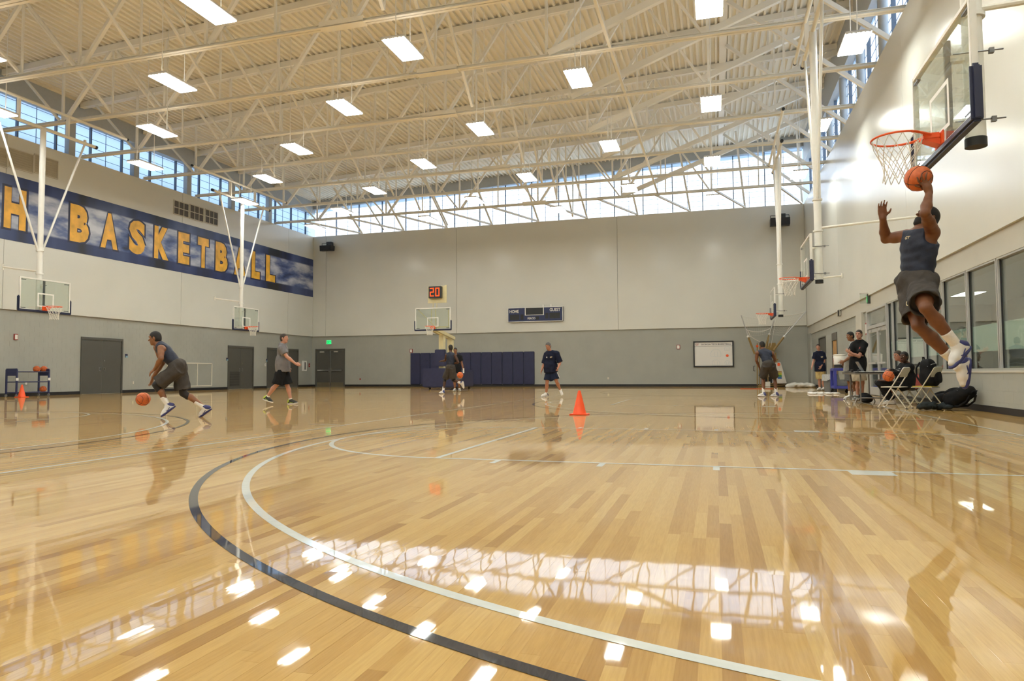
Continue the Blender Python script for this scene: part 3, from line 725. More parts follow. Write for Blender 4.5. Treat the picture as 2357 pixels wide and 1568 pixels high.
MB().bevbox((-1.05,-.28,1.15),(-.9,.28,1.98),.03).build('mast_pad',navy,h)
MB().bevbox((-3.5,-.85,.12),(-1.0,.85,.98),.04).build('base',navy,h)
MB().bevbox((-1.0,-.9,.1),(-.8,.9,1.05),.05).build('base_pad',navy,h)
for x in (-3.2,-1.3):
    for y in (-.7,.7): MB().cyl((x,y-.03,.07),(x,y+.03,.07),.07,n=14).build('wheel',black,h)
MB().cyl((-2.0,-.87,.35),(-2.0,-.87,.9),.02,n=8).build('grab_handle',whitep,h); MB().box((-1.5,-.87,.6),(-1.2,-.855,.72)).build('info_plate',whitep,h)
place(h,PX,PY,-PI/2)
# shot clock
q=ony(987.8,660,PY); q2=ony(1016.5,686,PY)
sc=thing('shot_clock',((q[0]+q2[0])/2,PY+.05,q2[2]),'black shot clock showing a red 20 above the portable hoop','clock')
MB().bevbox((q[0],PY-.08,q2[2]),(q2[0],PY+.12,q[2]),.01).build('clock_case',blackp,sc)
red=emitmat('red_led',(1,.06,.01),2.2)
def seg7(ch,o,ux,uy,w,h_,m,parent,t=.045,n=None):
    S7={'2':'abged','0':'abcdef'}[ch]; o=np.array(o,float); ux=np.array(ux,float); uy=np.array(uy,float)
    R={'a':((0,h_-t),(w,h_)),'g':((0,h_/2-t/2),(w,h_/2+t/2)),'d':((0,0),(w,t)),'f':((0,h_/2),(t,h_)),'b':((w-t,h_/2),(w,h_)),'e':((0,0),(t,h_/2)),'c':((w-t,0),(w,h_/2))}
    for k in S7:
        (a,b_),(c,d_)=R[k]; g2=.006; m_=MB().quad(o+ux*(a+g2)+uy*(b_+g2),o+ux*(c-g2)+uy*(b_+g2),o+ux*(c-g2)+uy*(d_-g2),o+ux*(a+g2)+uy*(d_-g2)); m_.build('digit_segment',m,parent)
cw=q2[0]-q[0]; chh=q[2]-q2[2]
for k,c in enumerate('20'): seg7(c,(q[0]+cw*(.10+.44*k),PY-.083,q2[2]+chh*.13),(1,0,0),(0,0,1),cw*.34,chh*.74,red,sc,t=cw*.09)
b=MB(); b.box((q[0]-.12,PY+.13,q2[2]-.2),(q[0]-.09,PY+.16,q[2]+.03)).box((q2[0]+.10,PY+.13,q2[2]-.2),(q2[0]+.2,PY+.16,q[2]+.06)).box((q[0]-.12,PY+.13,q2[2]-.22),(q2[0]+.2,PY+.16,q2[2]-.19)).box((q[0]-.09,PY+.125,q2[2]-.19),(q2[0]+.1,PY+.13,q[2]+.03)); b.build('clock_frame',ivory,sc)
for xx in (PX-.03,PX+.16): MB().cyl((xx,PY+.1,3.92),(xx,PY+.14,q2[2]-.2),.022,n=6).build('clock_post',ivory,sc)
# ================================================================ left wall: mural, vents, fittings
muralm,nt,bs=nodes('mural_print')
geo_=nt.nodes.new('ShaderNodeNewGeometry'); mp=nt.nodes.new('ShaderNodeMapping'); mp.inputs['Scale'].default_value=(1,.55,1.6); nt.links.new(geo_.outputs['Position'],mp.inputs['Vector'])
c1=ramp(nt,[(.28,(.014,.02,.06)),(.36,(.035,.07,.21)),(.44,(.12,.16,.33)),(.52,(.33,.36,.47)),(.64,(.56,.58,.65))],noise(nt,.9,4,mp.outputs[0],.55))
mp3=nt.nodes.new('ShaderNodeMapping'); mp3.inputs['Scale'].default_value=(1,.35,.02); nt.links.new(geo_.outputs['Position'],mp3.inputs['Vector'])
c2=ramp(nt,[(.38,(.008,.008,.015)),(.5,(.015,.03,.12)),(.66,(.06,.09,.22))],noise(nt,1.3,3,mp3.outputs[0]))
sx=nt.nodes.new('ShaderNodeSeparateXYZ'); nt.links.new(geo_.outputs['Position'],sx.inputs[0])
MZ0,MZ1=onx(400,624,XL)[2],onx(400,508,XL)[2]
mr=nt.nodes.new('ShaderNodeMapRange'); mr.inputs[1].default_value=MZ0; mr.inputs[2].default_value=MZ1; nt.links.new(sx.outputs[2],mr.inputs[0])
msk=ramp(nt,[(.0,(1,1,1)),(.17,(1,1,1)),(.20,(0,0,0)),(.80,(0,0,0)),(.83,(1,1,1)),(1,(1,1,1))],mr.outputs[0])
mxx=nt.nodes.new('ShaderNodeMix'); mxx.data_type='RGBA'; nt.links.new(msk,mxx.inputs[0]); nt.links.new(c1,mxx.inputs[6]); nt.links.new(c2,mxx.inputs[7]); nt.links.new(mxx.outputs[2],bs.inputs['Base Color']); bs.inputs['Roughness'].default_value=.35
MX=XL+.012
mu=MB().box((XL+.001,2.0,MZ0),(MX,YB-.02,MZ1)).build('mural_banner',muralm); tag(mu,'blue clouded mural banner with gold block letters along the left wall','banner')
gold=mat('gold_letter_print',(.80,.43,.04),.4,var=.22,vscale=2.2); ink=mat('navy_letter_edge',(.01,.013,.05),.4,var=0)
LET=[('H',9,60,432,528),('B',161,205,469,556),('A',232,271,492,575),('S',297,334,504,586),('K',355,388,519,596),('E',410,436,536,608),('T',455,480,546,615),('B',496,524,556,624),('A',539,565,572,635),('L',579,598,581,643),('L',612,633,590,650)]
zt_=np.mean([onx((a+b_)/2,c+1,MX)[2] for _,a,b_,c,d_ in LET]); zb_=np.mean([onx((a+b_)/2,d_,MX)[2] for _,a,b_,c,d_ in LET])
for ch,a,b_,c,d_ in LET:
    y0=onx(a,(c+d_)/2,MX)[1]; y1=onx(b_,(c+d_)/2,MX)[1]; hh=zt_-zb_
    lt=text('letter',ch,(MX,y0,zb_),(0,1,0),(0,0,1),y1-y0,hh,gold,mu,bold=.062,depth=.006)
    text('letter_outline',ch,(MX,y0-.09,zb_-.08),(0,1,0),(0,0,1),y1-y0+.18,hh+.16,ink,lt,bold=.092,depth=.003)  # printed navy outline all round the gold letter
# supply louvres
lv=mat('louvre_dark',(.10,.09,.07),.5,var=.05); lvf=mat('louvre_frame',(.55,.52,.43),.5,var=0); lvb=mat('beige_grille',(.42,.38,.28),.6,var=.03)
def grille(xa,xb,ya,ybm,nx,nz,m,lab,slat):
    y0=onx(xa,ya,XL)[1]; y1=onx(xb,ya,XL)[1]; z1=onx(xa,ya,XL)[2]; z0=onx(xa,ybm,XL)[2]
    g_=thing('air_grille',(XL,(y0+y1)/2,z0),lab,'air grille','air grilles on the left wall')
    MB().box((XL,y0,z0),(XL+.008,y1,z1)).build('backing',m,g_)
    f=MB()
    for k in range(nx+1): yy=y0+(y1-y0)*k/nx; f.box((XL,yy-.02,z0),(XL+.03,yy+.02,z1))
    for k in range(nz+1): zz=z0+(z1-z0)*k/nz; f.box((XL,y0,zz-.02),(XL+.03,y1,zz+.02))
    f.build('grille_frame',lvf,g_)
    n=int((z1-z0)/slat)
    for k in range(n): MB().box((XL+.008,y0+.02,z0+k*slat+.01),(XL+.022,y1-.02,z0+k*slat+.03)).build('slat',m,g_)
for (a,b_,t,bt,w) in ((400,434,460,490,'rightmost'),(437,468,470,501,'middle'),(472,501,481,510,'end')):
    grille(a,b_,t,bt+2,3,2,lv,{'rightmost':'dark louvred air grille farthest from the corner, above the letters SKE','middle':'dark louvred air grille, middle of three above the mural','end':'dark louvred air grille nearest the corner, above the letters ET'}[w],.08)
for (a,b_,t,bt,w) in ((-60,17,318,365,'first'),(19,77,337,383,'second'),(79,134,352,397,'third')):
    grille(a,b_,t+2,bt,1,1,lvb,'pale beige air grille above the mural, %s of three by the letter H'%w,.09)
# return air grille
y0=onx(387,860,XL)[1]; y1=onx(491,860,XL)[1]; z1=onx(491,836,XL)[2]; z0=onx(491,889,XL)[2]; X=XL-.095
rg=thing('return_grille',(X,(y0+y1)/2,z0),'wide white framed return air grille low on the grey block','air grille')
ym=onx(457,860,XL)[1]
MB().box((X,y0,z0),(X+.004,y1,z1)).build('backing',graycmu,rg)
MB().box((X,y0,z0),(X+.03,y0+.06,z1)).box((X,y1-.06,z0),(X+.03,y1,z1)).box((X,y0,z0),(X+.03,y1,z0+.05)).box((X,y0,z1-.05),(X+.03,y1,z1)).box((X,ym-.02,z0),(X+.03,ym+.02,z1)).build('grille_frame',mat('cream_grille_paint',(.68,.65,.54),.5,var=0),rg)
for k in range(14): MB().box((X+.004,y0+.06,z0+.08+k*.075),(X+.016,y1-.06,z0+.105+k*.075)).build('slat',graycmu,rg)
# small fittings on walls
def fit_left(name,u,v,w,h_,m,lab,cat,d=.04,part=None):
    p=onx(u,v,XL-.095); t=thing(name,(XL-.095,p[1],p[2]),lab,cat)
    MB().bevbox((XL-.1,p[1]-w/2,p[2]-h_/2),(XL-.1+d,p[1]+w/2,p[2]+h_/2),.006).build('case',m,t)
    if part:
        pm_,pw,ph=part; MB().bevbox((XL-.1+d,p[1]-w/2*pw,p[2]-h_/2*ph),(XL-.1+d+.006,p[1]+w/2*pw,p[2]+h_/2*ph),.002).build('face',pm_,t)
    return t
def fit_back(name,u,v,w,h_,m,lab,cat,d=.04,part=None,off=.095):
    p=ony(u,v,YB+off); t=thing(name,(p[0],YB+off,p[2]),lab,cat)
    MB().bevbox((p[0]-w/2,YB+off-d,p[2]-h_/2),(p[0]+w/2,YB+off+.005,p[2]+h_/2),.006).build('case',m,t)
    if part:
        pm_,pw,ph=part; MB().bevbox((p[0]-w/2*pw,YB+off-d-.006,p[2]-h_/2*ph),(p[0]+w/2*pw,YB+off-d,p[2]+h_/2*ph),.002).build('face',pm_,t)
    return t
cyanp=mat('cyan_plastic',(.18,.34,.45),.4,var=0); ivoryp=mat('ivory_plastic',(.62,.58,.48),.4,var=0)
fit_left('fire_alarm',35.5,776,.15,.23,redp,'red fire alarm with white strobe above the ball rack','alarm',.05,(whitep,.7,.75))
fit_back('fire_alarm',947,808,.18,.24,redp,'red fire alarm with white strobe at the edge of the wall pads','alarm',.05,(whitep,.7,.75))
fit_back('fire_alarm',1561.5,799,.19,.25,redp,'red fire alarm with white strobe beside the whiteboard','alarm',.05,(whitep,.7,.75))
for (u,v,l) in ((290.5,819,'dark card reader with pale blue face beside the wide double door'),(522.5,827,'dark card reader with pale blue face beside the louvred door'),(614,829.5,'dark card reader with pale blue face beside the door nearest the corner')):
    t=fit_left('card_reader',u,v,.13,.16,navy,l,'card reader',.03)
    p=onx(u,v,XL-.095); MB().box((XL-.07,p[1]-.06,p[2]-.085),(XL-.064,p[1]+.06,p[2]-.005)).build('face',cyanp,t)
fit_left('wall_phone',610,840,.10,.16,whitep,'white wall phone between two grey double doors','phone',.05,(blackp,.3,.25))
t=fit_left('extinguisher_cabinet',699.5,842.5,.42,.66,whitep,'white extinguisher cabinet with a dark slot beside the corner','cabinet',.09,None)
p=onx(699.5,842.5,XL-.095); MB().box((XL-.011,p[1]-.05,p[2]-.24),(XL-.003,p[1]+.05,p[2]+.24)).build('window_slot',blackp,t)
fit_left('fire_pull',711.5,841,.12,.24,redp,'small red fire pull station in the corner','alarm',.05,(whitep,.5,.2))
fit_left('wall_outlet',306.5,881,.08,.12,ivoryp,'ivory wall outlet below the dribbling player','outlet',.015)
fit_left('wall_outlet',60,883,.08,.12,whitep,'white wall outlet above the ball rack shelf','outlet',.015)
fit_back('wall_outlet',829,873,.08,.12,redp,'small red wall outlet right of the exit door','outlet',.015)
fit_back('wall_outlet',1400,871,.09,.12,ivoryp,'ivory wall outlet low under the scoreboard side of the wall','outlet',.015)
greenl=emitmat('exit_green',(.02,.75,.16),1.6)
t=fit_back('exit_sign',757,788,.42,.30,mat('exit_sign_case',(.5,.5,.46),.4,var=0),'green lit exit sign over the dark double door','sign',.06)
p=ony(757,788,YB+.035)
MB().box((p[0]-.17,YB+.03,p[2]-.12),(p[0]+.17,YB+.034,p[2]+.12)).build('lit_face',greenl,t)
text('sign_text','EXIT',(p[0]-.14,YB+.028,p[2]-.085),(1,0,0),(0,0,1),.28,.17,mat('exit_letters',(.02,.12,.04),.5,var=0),t,bold=.02)
p=onx(2002,689,XR+.05)
t=thing('exit_sign',(XR+.05,p[1],p[2]),'edge lit exit sign on a clear plate over the glass door','sign')
MB().box((XR-.25,p[1]-.02,p[2]+.17),(XR+.06,p[1]+.02,p[2]+.21)).build('bracket',alu,t)
MB().box((XR-.24,p[1]-.006,p[2]-.13),(XR+.05,p[1]+.006,p[2]+.17)).build('clear_plate',glassmat('clear_plate',(.88,.92,.89),.06),t)
MB().box((XR-.03,p[1]-.05,p[2]-.14),(XR+.06,p[1]+.05,p[2]+.17)).build('lamp_case',mat('exit_dark_case',(.05,.06,.05),.4,var=0),t)
MB().box((XR-.035,p[1]-.012,p[2]-.1),(XR-.03,p[1]+.012,p[2]+.1)).build('lit_edge',greenl,t)
p=onx(1934,721,XR+.05)
t=thing('emergency_light',(XR+.05,p[1],p[2]),'small pale emergency light on the band above the tan door','lamp')
MB().bevbox((XR-.06,p[1]-.16,p[2]-.12),(XR+.06,p[1]+.16,p[2]+.14),.02).build('case',lintel,t); MB().box((XR-.07,p[1]-.17,p[2]-.12),(XR-.02,p[1]-.155,p[2]+.1)).build('end_cap',blackp,t)
p=onx(1994,757,RX+.06)
t=thing('wall_sign',(RX+.06,p[1],p[2]),'small red and white fire sign left of the glass door','sign')
MB().box((RX+.05,p[1]-.13,p[2]-.2),(RX+.07,p[1]+.13,p[2]+.2)).build('plate',redp,t); MB().box((RX+.045,p[1]-.09,p[2]-.15),(RX+.05,p[1]+.09,p[2]+.15)).build('face',whitep,t)
# ================================================================ back wall: pads, scoreboard, whiteboard, speakers
px0,px1=ony(944,850,YB)[0],ony(1230,850,YB)[0]; pz0,pz1=.13,ony(1100,811,YB)[2]
npad=12
for k in range(npad):
    a=px0+(px1-px0)*k/npad; c=px0+(px1-px0)*(k+1)/npad
    t=MB().bevbox((a+.006,YB+.02,pz0),(c-.006,YB+.1,pz1),.025).build('wall_pad',navy,smooth=False,org=((a+c)/2,YB+.06,pz0)); tag(t,'tall navy wall pad in the padded row on the end wall','wall pad','navy wall pads')
def rectb(u0,u1,v0,v1):
    a=ony(u0,(v0+v1)/2,YB); b_=ony(u1,(v0+v1)/2,YB); m_=(u0+u1)/2; return a[0],b_[0],ony(m_,v1,YB)[2],ony(m_,v0,YB)[2]
x0,x1,z0,z1=rectb(1170.5,1297,707.5,741)
sbn=mat('scoreboard_navy',(.012,.022,.09),.4,var=0); dsp=mat('display_black',(.008,.008,.009),.3,var=0)
s=thing('scoreboard',((x0+x1)/2,YB,z0),'long navy scoreboard reading HOME PERIOD GUEST on the end wall','scoreboard')
w,h_=x1-x0,z1-z0; y=YB-.16
MB().bevbox((x0,y,z0),(x1,YB+.01,z1),.02).build('case',sbn,s)
b=MB(); t_=.035; b.box((x0,y-.012,z0),(x1,y,z0+t_)).box((x0,y-.012,z1-t_),(x1,y,z1)).box((x0,y-.012,z0),(x0+t_,y,z1)).box((x1-t_,y-.012,z0),(x1,y,z1)); b.build('white_border',whitep,s)
R=lambda a,c,e,g_: ((x0+w*a,z0+h_*e),(x0+w*c,z0+h_*g_))
def rect(nm,a,c,e,g_,m,dy=.004):
    (xa,za),(xb_,zb2)=R(a,c,e,g_); MB().box((xa,y-dy,za),(xb_,y,zb2)).build(nm,m,s)
rect('clock_border',.315,.66,.44,.99,whitep,.006); rect('display',.33,.645,.48,.95,dsp,.009)
rect('display',.04,.215,.15,.52,dsp); rect('display',.235,.29,.15,.52,dsp); rect('display',.76,.945,.2,.58,dsp); rect('display',.685,.74,.2,.58,dsp); rect('display',.515,.57,.13,.36,dsp)
def st(tx,a,c,e,g_):
    (xa,za),(xb_,zb2)=R(a,c,e,g_); text('panel_text',tx,(xa,y-.006,za),(1,0,0),(0,0,1),xb_-xa,zb2-za,whitep,s,bold=.018)
st('HOME',.035,.205,.63,.84); st('GUEST',.765,.955,.68,.89); st('PERIOD',.365,.505,.16,.30)
[MB().box((x0+w*a,YB-.1,z1),(x0+w*(a+.03),YB-.05,z1+.14)).build('mount_bracket',whitep,s) for a in (.63,.77)]
# whiteboard
x0,x1,z0,z1=rectb(1596,1689,785,845); y=YB+.04
s=thing('whiteboard',((x0+x1)/2,YB+.06,z0),'black framed whiteboard headed GEORGIA TECH BASKETBALL','whiteboard')
w,h_=x1-x0,z1-z0
b=MB(); t_=.07; b.box((x0,y-.03,z0),(x1,y+.06,z0+t_)).box((x0,y-.03,z1-t_),(x1,y+.06,z1)).box((x0,y-.03,z0+t_),(x0+t_,y+.06,z1-t_)).box((x1-t_,y-.03,z0+t_),(x1,y+.06,z1-t_)); b.build('frame',black,s)
MB().box((x0+t_,y,z0+t_),(x1-t_,y+.05,z1-t_)).build('writing_panel',mat('whiteboard_white',(.74,.72,.68),.3,var=0),s)
brick=mat('brick_red_print',(.35,.06,.03),.5,var=0); grey_p=mat('grey_print',(.12,.12,.13),.5,var=0); faint=mat('faint_blue_marker',(.50,.58,.62),.5,var=.1)
text('heading_text','GEORGIA TECH BASKETBALL',(x0+w*.19,y-.002,z0+h_*.845),(1,0,0),(0,0,1),w*.75,h_*.055,grey_p,s,bold=.02)
text('logo_text','GT',(x0+w*.06,y-.002,z0+h_*.83),(1,0,0),(0,0,1),w*.08,h_*.075,brick,s,bold=.03)
MB().box((x0+t_,y-.002,z0+h_*.795),(x1-t_,y,z0+h_*.803)).build('heading_rule',grey_p,s)
MB().cyl((x0+w*.84,y-.012,z0+h_*.43),(x0+w*.84,y,z0+h_*.43),.075,n=20).build('ball_magnet',orange,s)
def court(cx,cz,r):
    b=MB(); 
    for k in range(12):
        a0=PI*k/12; a1=PI*(k+1)/12; b.cyl((cx+r*math.cos(a0),y-.001,cz+r*math.sin(a0)),(cx+r*math.cos(a1),y-.001,cz+r*math.sin(a1)),.006,n=4)
    for sx_ in (-1,1): b.box((cx+sx_*r*.35-.005,y-.003,cz-r*.5),(cx+sx_*r*.35+.005,y,cz+r*.45)); b.box((cx+sx_*r-.005,y-.003,cz-r*.5),(cx+sx_*r+.005,y,cz))
    b.box((cx-r,y-.003,cz-r*.5-.005),(cx+r,y,cz-r*.5+.005)); b.build('court_diagram',faint,s)
court(x0+w*.56,z0+h_*.5,.27); court(x0+w*.56,z0+h_*.14,.2); court(x0+w*.84,z0+h_*.14,.14); court(x0+w*.84,z0+h_*.68,.14)
# loudspeakers
def speaker(u,v,w,h_,lab,flip):
    p=ony(u,v,YB-.35); t=thing('loudspeaker',(p[0],YB-.3,p[2]-h_/2),lab,'loudspeaker')
    b=MB(); X0,X1=p[0]-w/2,p[0]+w/2; Z0,Z1=p[2]-h_/2,p[2]+h_/2
    b.add([(X0,YB-.62,Z0),(X1,YB-.62,Z0+(.1 if flip else 0)),(X1,YB-.2,Z0+.05),(X0,YB-.2,Z0+.05),(X0,YB-.66,Z1),(X1,YB-.66,Z1),(X1,YB-.15,Z1),(X0,YB-.15,Z1)],[(0,3,2,1),(4,5,6,7),(0,1,5,4),(1,2,6,5),(2,3,7,6),(3,0,4,7)]); b.build('cabinet',blackp,t)
    MB().box((X0+.03,YB-.675,Z0+.04),(X1-.03,YB-.655,Z1-.03)).build('grille_cloth',black,t)
    b=MB(); b.box((p[0]-w*.12,YB-.35,Z1),(p[0]+w*.3,YB-.05,Z1+.28)); b.build('junction_box',mat('dark_bracket',(.05,.055,.06),.4,var=0),t)
    b=MB().cyl((X0+.03,YB-.4,Z1+.18),(X1-.03,YB-.4,Z1+.18),.015,n=6).cyl((X1-.03,YB-.4,Z1),(X1-.03,YB-.4,Z1+.18),.015,n=6).cyl((X0+.03,YB-.4,Z1),(X0+.03,YB-.4,Z1+.18),.015,n=6).cyl((p[0],YB-.4,Z1+.1),(p[0],YB,Z1+.1),.03,n=6); b.build('yoke',blackp,t)
speaker(754,573,.82,.36,'black loudspeaker high on the end wall beside the mural',False)
speaker(1795,513,1.0,.45,'black loudspeaker high on the end wall in the right corner',True)
# ================================================================ implicit-surface toolkit (continuous bodies, soft goods)
class SDF:
    def __init__(s): s.ops=[]
    # each op: (kind, bbox lo, bbox hi, fn(P)->d, k, sign)
    def cone(s,a,b,ra,rb,k=.015,sub=False):
        a=np.array(a,float); b=np.array(b,float); R=max(ra,rb)
        def fn(X,Y,Z):
            ba=b-a; L2=max(ba@ba,1e-9)
            px,py,pz=X-a[0],Y-a[1],Z-a[2]
            t=np.clip((px*ba[0]+py*ba[1]+pz*ba[2])/L2,0,1)
            return np.sqrt((px-t*ba[0])**2+(py-t*ba[1])**2+(pz-t*ba[2])**2)-(ra+(rb-ra)*t)
        s.ops.append((np.minimum(a,b)-R,np.maximum(a,b)+R,fn,k,sub)); return s
    def ell(s,c,ax,r,k=.015,sub=False,p=2.0):
        # ellipsoid, ax: 3x3 rows unit axes, r radii
        c=np.array(c,float); ax=np.array(ax,float); r=np.array(r,float); R=np.abs(ax.T)@r
        def fn(X,Y,Z):
            px,py,pz=X-c[0],Y-c[1],Z-c[2]; q=0; g=0
            us=[(px*ax[i][0]+py*ax[i][1]+pz*ax[i][2])/r[i] for i in range(3)]
            if p==2.0: n=np.sqrt(us[0]**2+us[1]**2+us[2]**2)
            else: n=(np.abs(us[0])**p+np.abs(us[1])**p+np.abs(us[2])**p)**(1/p)
            # gradient-normalised distance estimate
            g=np.sqrt(sum((us[i]/r[i])**2 for i in range(3)))+1e-9
            return np.where(n<.35,(n-1)*min(r),n*(n-1)/g) if p==2.0 else (n-1)*min(r)
        s.ops.append((c-R,c+R,fn,k,sub)); return s
    def fcone(s,a,b,ra,rb,k=.015,sub=False,flat=1.0,fn_ax=None):
        # flat-ended cone
        a=np.array(a,float); b=np.array(b,float); R=max(ra,rb)
        def fn(X,Y,Z):
            ba=b-a; L=np.linalg.norm(ba); e=ba/L
            px,py,pz=X-a[0],Y-a[1],Z-a[2]
            t=px*e[0]+py*e[1]+pz*e[2]
            qx,qy,qz=px-t*e[0],py-t*e[1],pz-t*e[2]
            rad=np.sqrt(qx*qx+qy*qy+qz*qz)-(ra+(rb-ra)*np.clip(t/L,0,1))
            return np.maximum(rad,np.maximum(-t,t-L))
        s.ops.append((np.minimum(a,b)-R,np.maximum(a,b)+R,fn,k,sub)); return s
    def half(s,pt,n,k=.004):
        # keep the side where (X-pt).n<0
        pt=np.array(pt,float); n=np.array(n,float); n/=np.linalg.norm(n)
        s.ops.append((None,None,lambda X,Y,Z:(X-pt[0])*n[0]+(Y-pt[1])*n[1]+(Z-pt[2])*n[2],k,'cut')); return s
    def mesh(s,vox):
        los=[o[0] for o in s.ops if o[0] is not None and not o[4]]; his=[o[1] for o in s.ops if o[0] is not None and not o[4]]
        lo=np.min(los,0)-3*vox; hi=np.max(his,0)+3*vox
        n=np.maximum(np.ceil((hi-lo)/vox).astype(int)+1,4)
        Fd=np.full(n,.3,np.float32)
        ax=[(lo[i]+vox*np.arange(n[i])).astype(np.float32) for i in range(3)]
        for (l,h,fn,k,sub) in s.ops:
            if l is None: i0=np.zeros(3,int); i1=n
            else:
                m=max(k*1.5,2.5*vox)+.012
                i0=np.clip(np.floor((l-m-lo)/vox).astype(int),0,n-1); i1=np.clip(np.ceil((h+m-lo)/vox).astype(int)+1,1,n)
            sl=tuple(slice(i0[i],i1[i]) for i in range(3))
            if min(i1-i0)<1: continue
            X=ax[0][sl[0]][:,None,None]; Y=ax[1][sl[1]][None,:,None]; Z=ax[2][sl[2]][None,None,:]
            d=fn(X,Y,Z); f=Fd[sl]
            if sub=='cut': Fd[sl]=np.maximum(f,d)
            elif sub:
                hh=np.clip(.5-.5*(f+d)/max(k,1e-5),0,1); Fd[sl]=f*(1-hh)+(-d)*hh+k*hh*(1-hh)
            else:
                hh=np.clip(.5+.5*(f-d)/max(k,1e-5),0,1); Fd[sl]=f*(1-hh)+d*hh-k*hh*(1-hh)
        return surfnet(Fd,lo,vox)
def surfnet(Fd,lo,vox):
    ins=Fd<0
    n=np.array(Fd.shape)
    c=[ins[dx:n[0]-1+dx,dy:n[1]-1+dy,dz:n[2]-1+dz] for dx in (0,1) for dy in (0,1) for dz in (0,1)]
    cnt=sum(a.astype(np.int8) for a in c); act=(cnt>0)&(cnt<8)
    idx=np.argwhere(act); 
    if len(idx)==0: return np.zeros((0,3)),[]
    vid=-np.ones(act.shape,np.int64); vid[tuple(idx.T)]=np.arange(len(idx))
    corners=[(dx,dy,dz) for dx in (0,1) for dy in (0,1) for dz in (0,1)]
    val=[Fd[idx[:,0]+d[0],idx[:,1]+d[1],idx[:,2]+d[2]] for d in corners]
    acc=np.zeros((len(idx),3)); num=np.zeros(len(idx))
    for i in range(8):
        for j in range(i+1,8):
            d=np.array(corners[j])-np.array(corners[i])
            if np.abs(d).sum()!=1: continue
            a,b=val[i],val[j]; m=(a<0)!=(b<0); t=np.where(m,a/(a-b+1e-12),0)
            p=np.array(corners[i])[None,:]+t[:,None]*d[None,:]
            acc[m]+=p[m]; num+=m
    V=lo+vox*(idx+acc/np.maximum(num,1)[:,None])
    faces=[]
    for axn in range(3):
        o1,o2=[(1,2),(2,0),(0,1)][axn]
        sl0=[slice(None)]*3; sl1=[slice(None)]*3; sl0[axn]=slice(0,n[axn]-1); sl1[axn]=slice(1,n[axn])
        A=ins[tuple(sl0)]; B=ins[tuple(sl1)]
        e=np.argwhere(A!=B)
        e=e[(e[:,o1]>0)&(e[:,o2]>0)&(e[:,o1]<n[o1]-1)&(e[:,o2]<n[o2]-1)]
        if len(e)==0: continue
        q=[]
        for (d1,d2) in ((1,1),(0,1),(0,0),(1,0)):
            p=e.copy(); p[:,o1]-=d1; p[:,o2]-=d2; q.append(vid[p[:,0],p[:,1],p[:,2]])
        Q=np.stack(q,1); flip=~A[e[:,0],e[:,1],e[:,2]]
        Q[flip]=Q[flip][:,::-1]
        faces.append(Q[(Q>=0).all(1)])
    return V,np.concatenate(faces)
WR=np.random.RandomState(5)
def sbuild(sdf,vox,name,material,parent=None,relax=1,org=None,wr=0,wdir=None):
    V,Q=sdf.mesh(vox)
    if len(V)==0: return None
    for _ in range(relax):
        acc=np.zeros_like(V); num=np.zeros(len(V))
        for i in range(4):
            a=Q[:,i]; b=Q[:,(i+1)%4]
            np.add.at(acc,a,V[b]); np.add.at(num,a,1); np.add.at(acc,b,V[a]); np.add.at(num,b,1)
        V=V*.5+.5*acc/np.maximum(num,1)[:,None]
    if wr>0:
        # soft cloth folds: push the surface along its normal with a few skewed waves
        a=V[Q[:,2]]-V[Q[:,0]]; b=V[Q[:,3]]-V[Q[:,1]]; fn=np.cross(a,b); N=np.zeros_like(V)
        for i in range(4): np.add.at(N,Q[:,i],fn)
        N/=np.linalg.norm(N,axis=1)[:,None]+1e-9; h=np.zeros(len(V))
        for k in range(7):
            d=WR.normal(size=3)
            if wdir is not None: d=d-np.array(wdir)*(d@np.array(wdir))*.75
            d=d/np.linalg.norm(d)*WR.uniform(25,75); e=WR.normal(size=3)*9
            h+=np.sin(V@d+2.0*np.sin(V@e+WR.uniform(0,6))+WR.uniform(0,6))/(1+.35*k)
        V=V+N*(h*wr*.45)[:,None]
    o0=np.array(ORG[parent.name] if parent is not None else (org if org is not None else (0,0,0)),float)
    me=bpy.data.meshes.new(name); me.from_pydata((V-o0).tolist(),[],Q.tolist()); me.update(); me.shade_smooth()
    return mobj(name,me,material,parent,False,o0 if parent is None else None)
# ================================================================ loose props
# ---------------- basketball with channels
ballm,nt,bs=nodes('basketball_leather')
bs.inputs['Roughness'].default_value=.5
nt.links.new(ramp(nt,[(.3,(.52,.105,.022)),(.7,(.66,.15,.035))],noise(nt,30,3)),bs.inputs['Base Color'])
vr=nt.nodes.new('ShaderNodeTexVoronoi'); vr.inputs['Scale'].default_value=260; tcn=nt.nodes.new('ShaderNodeTexCoord'); nt.links.new(tcn.outputs['Object'],vr.inputs['Vector']); bump(nt,bs,vr.outputs[0],.3,.001)
seamm=mat('ball_seam_black',(.02,.015,.012),.6,var=0)
BR=.121
def ball(loc,label,rot=(0,0,0),group=None):
    t=thing('basketball',(0,0,0),label,'basketball',group)
    MB().sphere((0,0,0),BR,32,18).build('ball_cover',ballm,t,smooth=True)
    s_=MB(); r=BR-.0008
    s_.tube([(r*math.cos(2*PI*k/40),r*math.sin(2*PI*k/40),0) for k in range(40)],.0035,5,closed=True)
    s_.tube([(r*math.cos(2*PI*k/40),0,r*math.sin(2*PI*k/40)) for k in range(40)],.0035,5,closed=True)
    for sg in (-1,1):
        pts=[]
        for k in range(40):
            a=2*PI*k/40; v=np.array([math.cos(a)*.62,sg*.80+0*math.cos(2*a),math.sin(a)*.95]); v/=np.linalg.norm(v); pts.append(v*r)
        s_.tube(pts,.0035,5,closed=True)
    s_.build('seams',seamm,t)
    t.location=loc; t.rotation_euler=rot; return t
p=CC+ray(329.5,919)*12.62
ball(p,'bouncing basketball in front of the dribbling player',(.3,.9,.2))
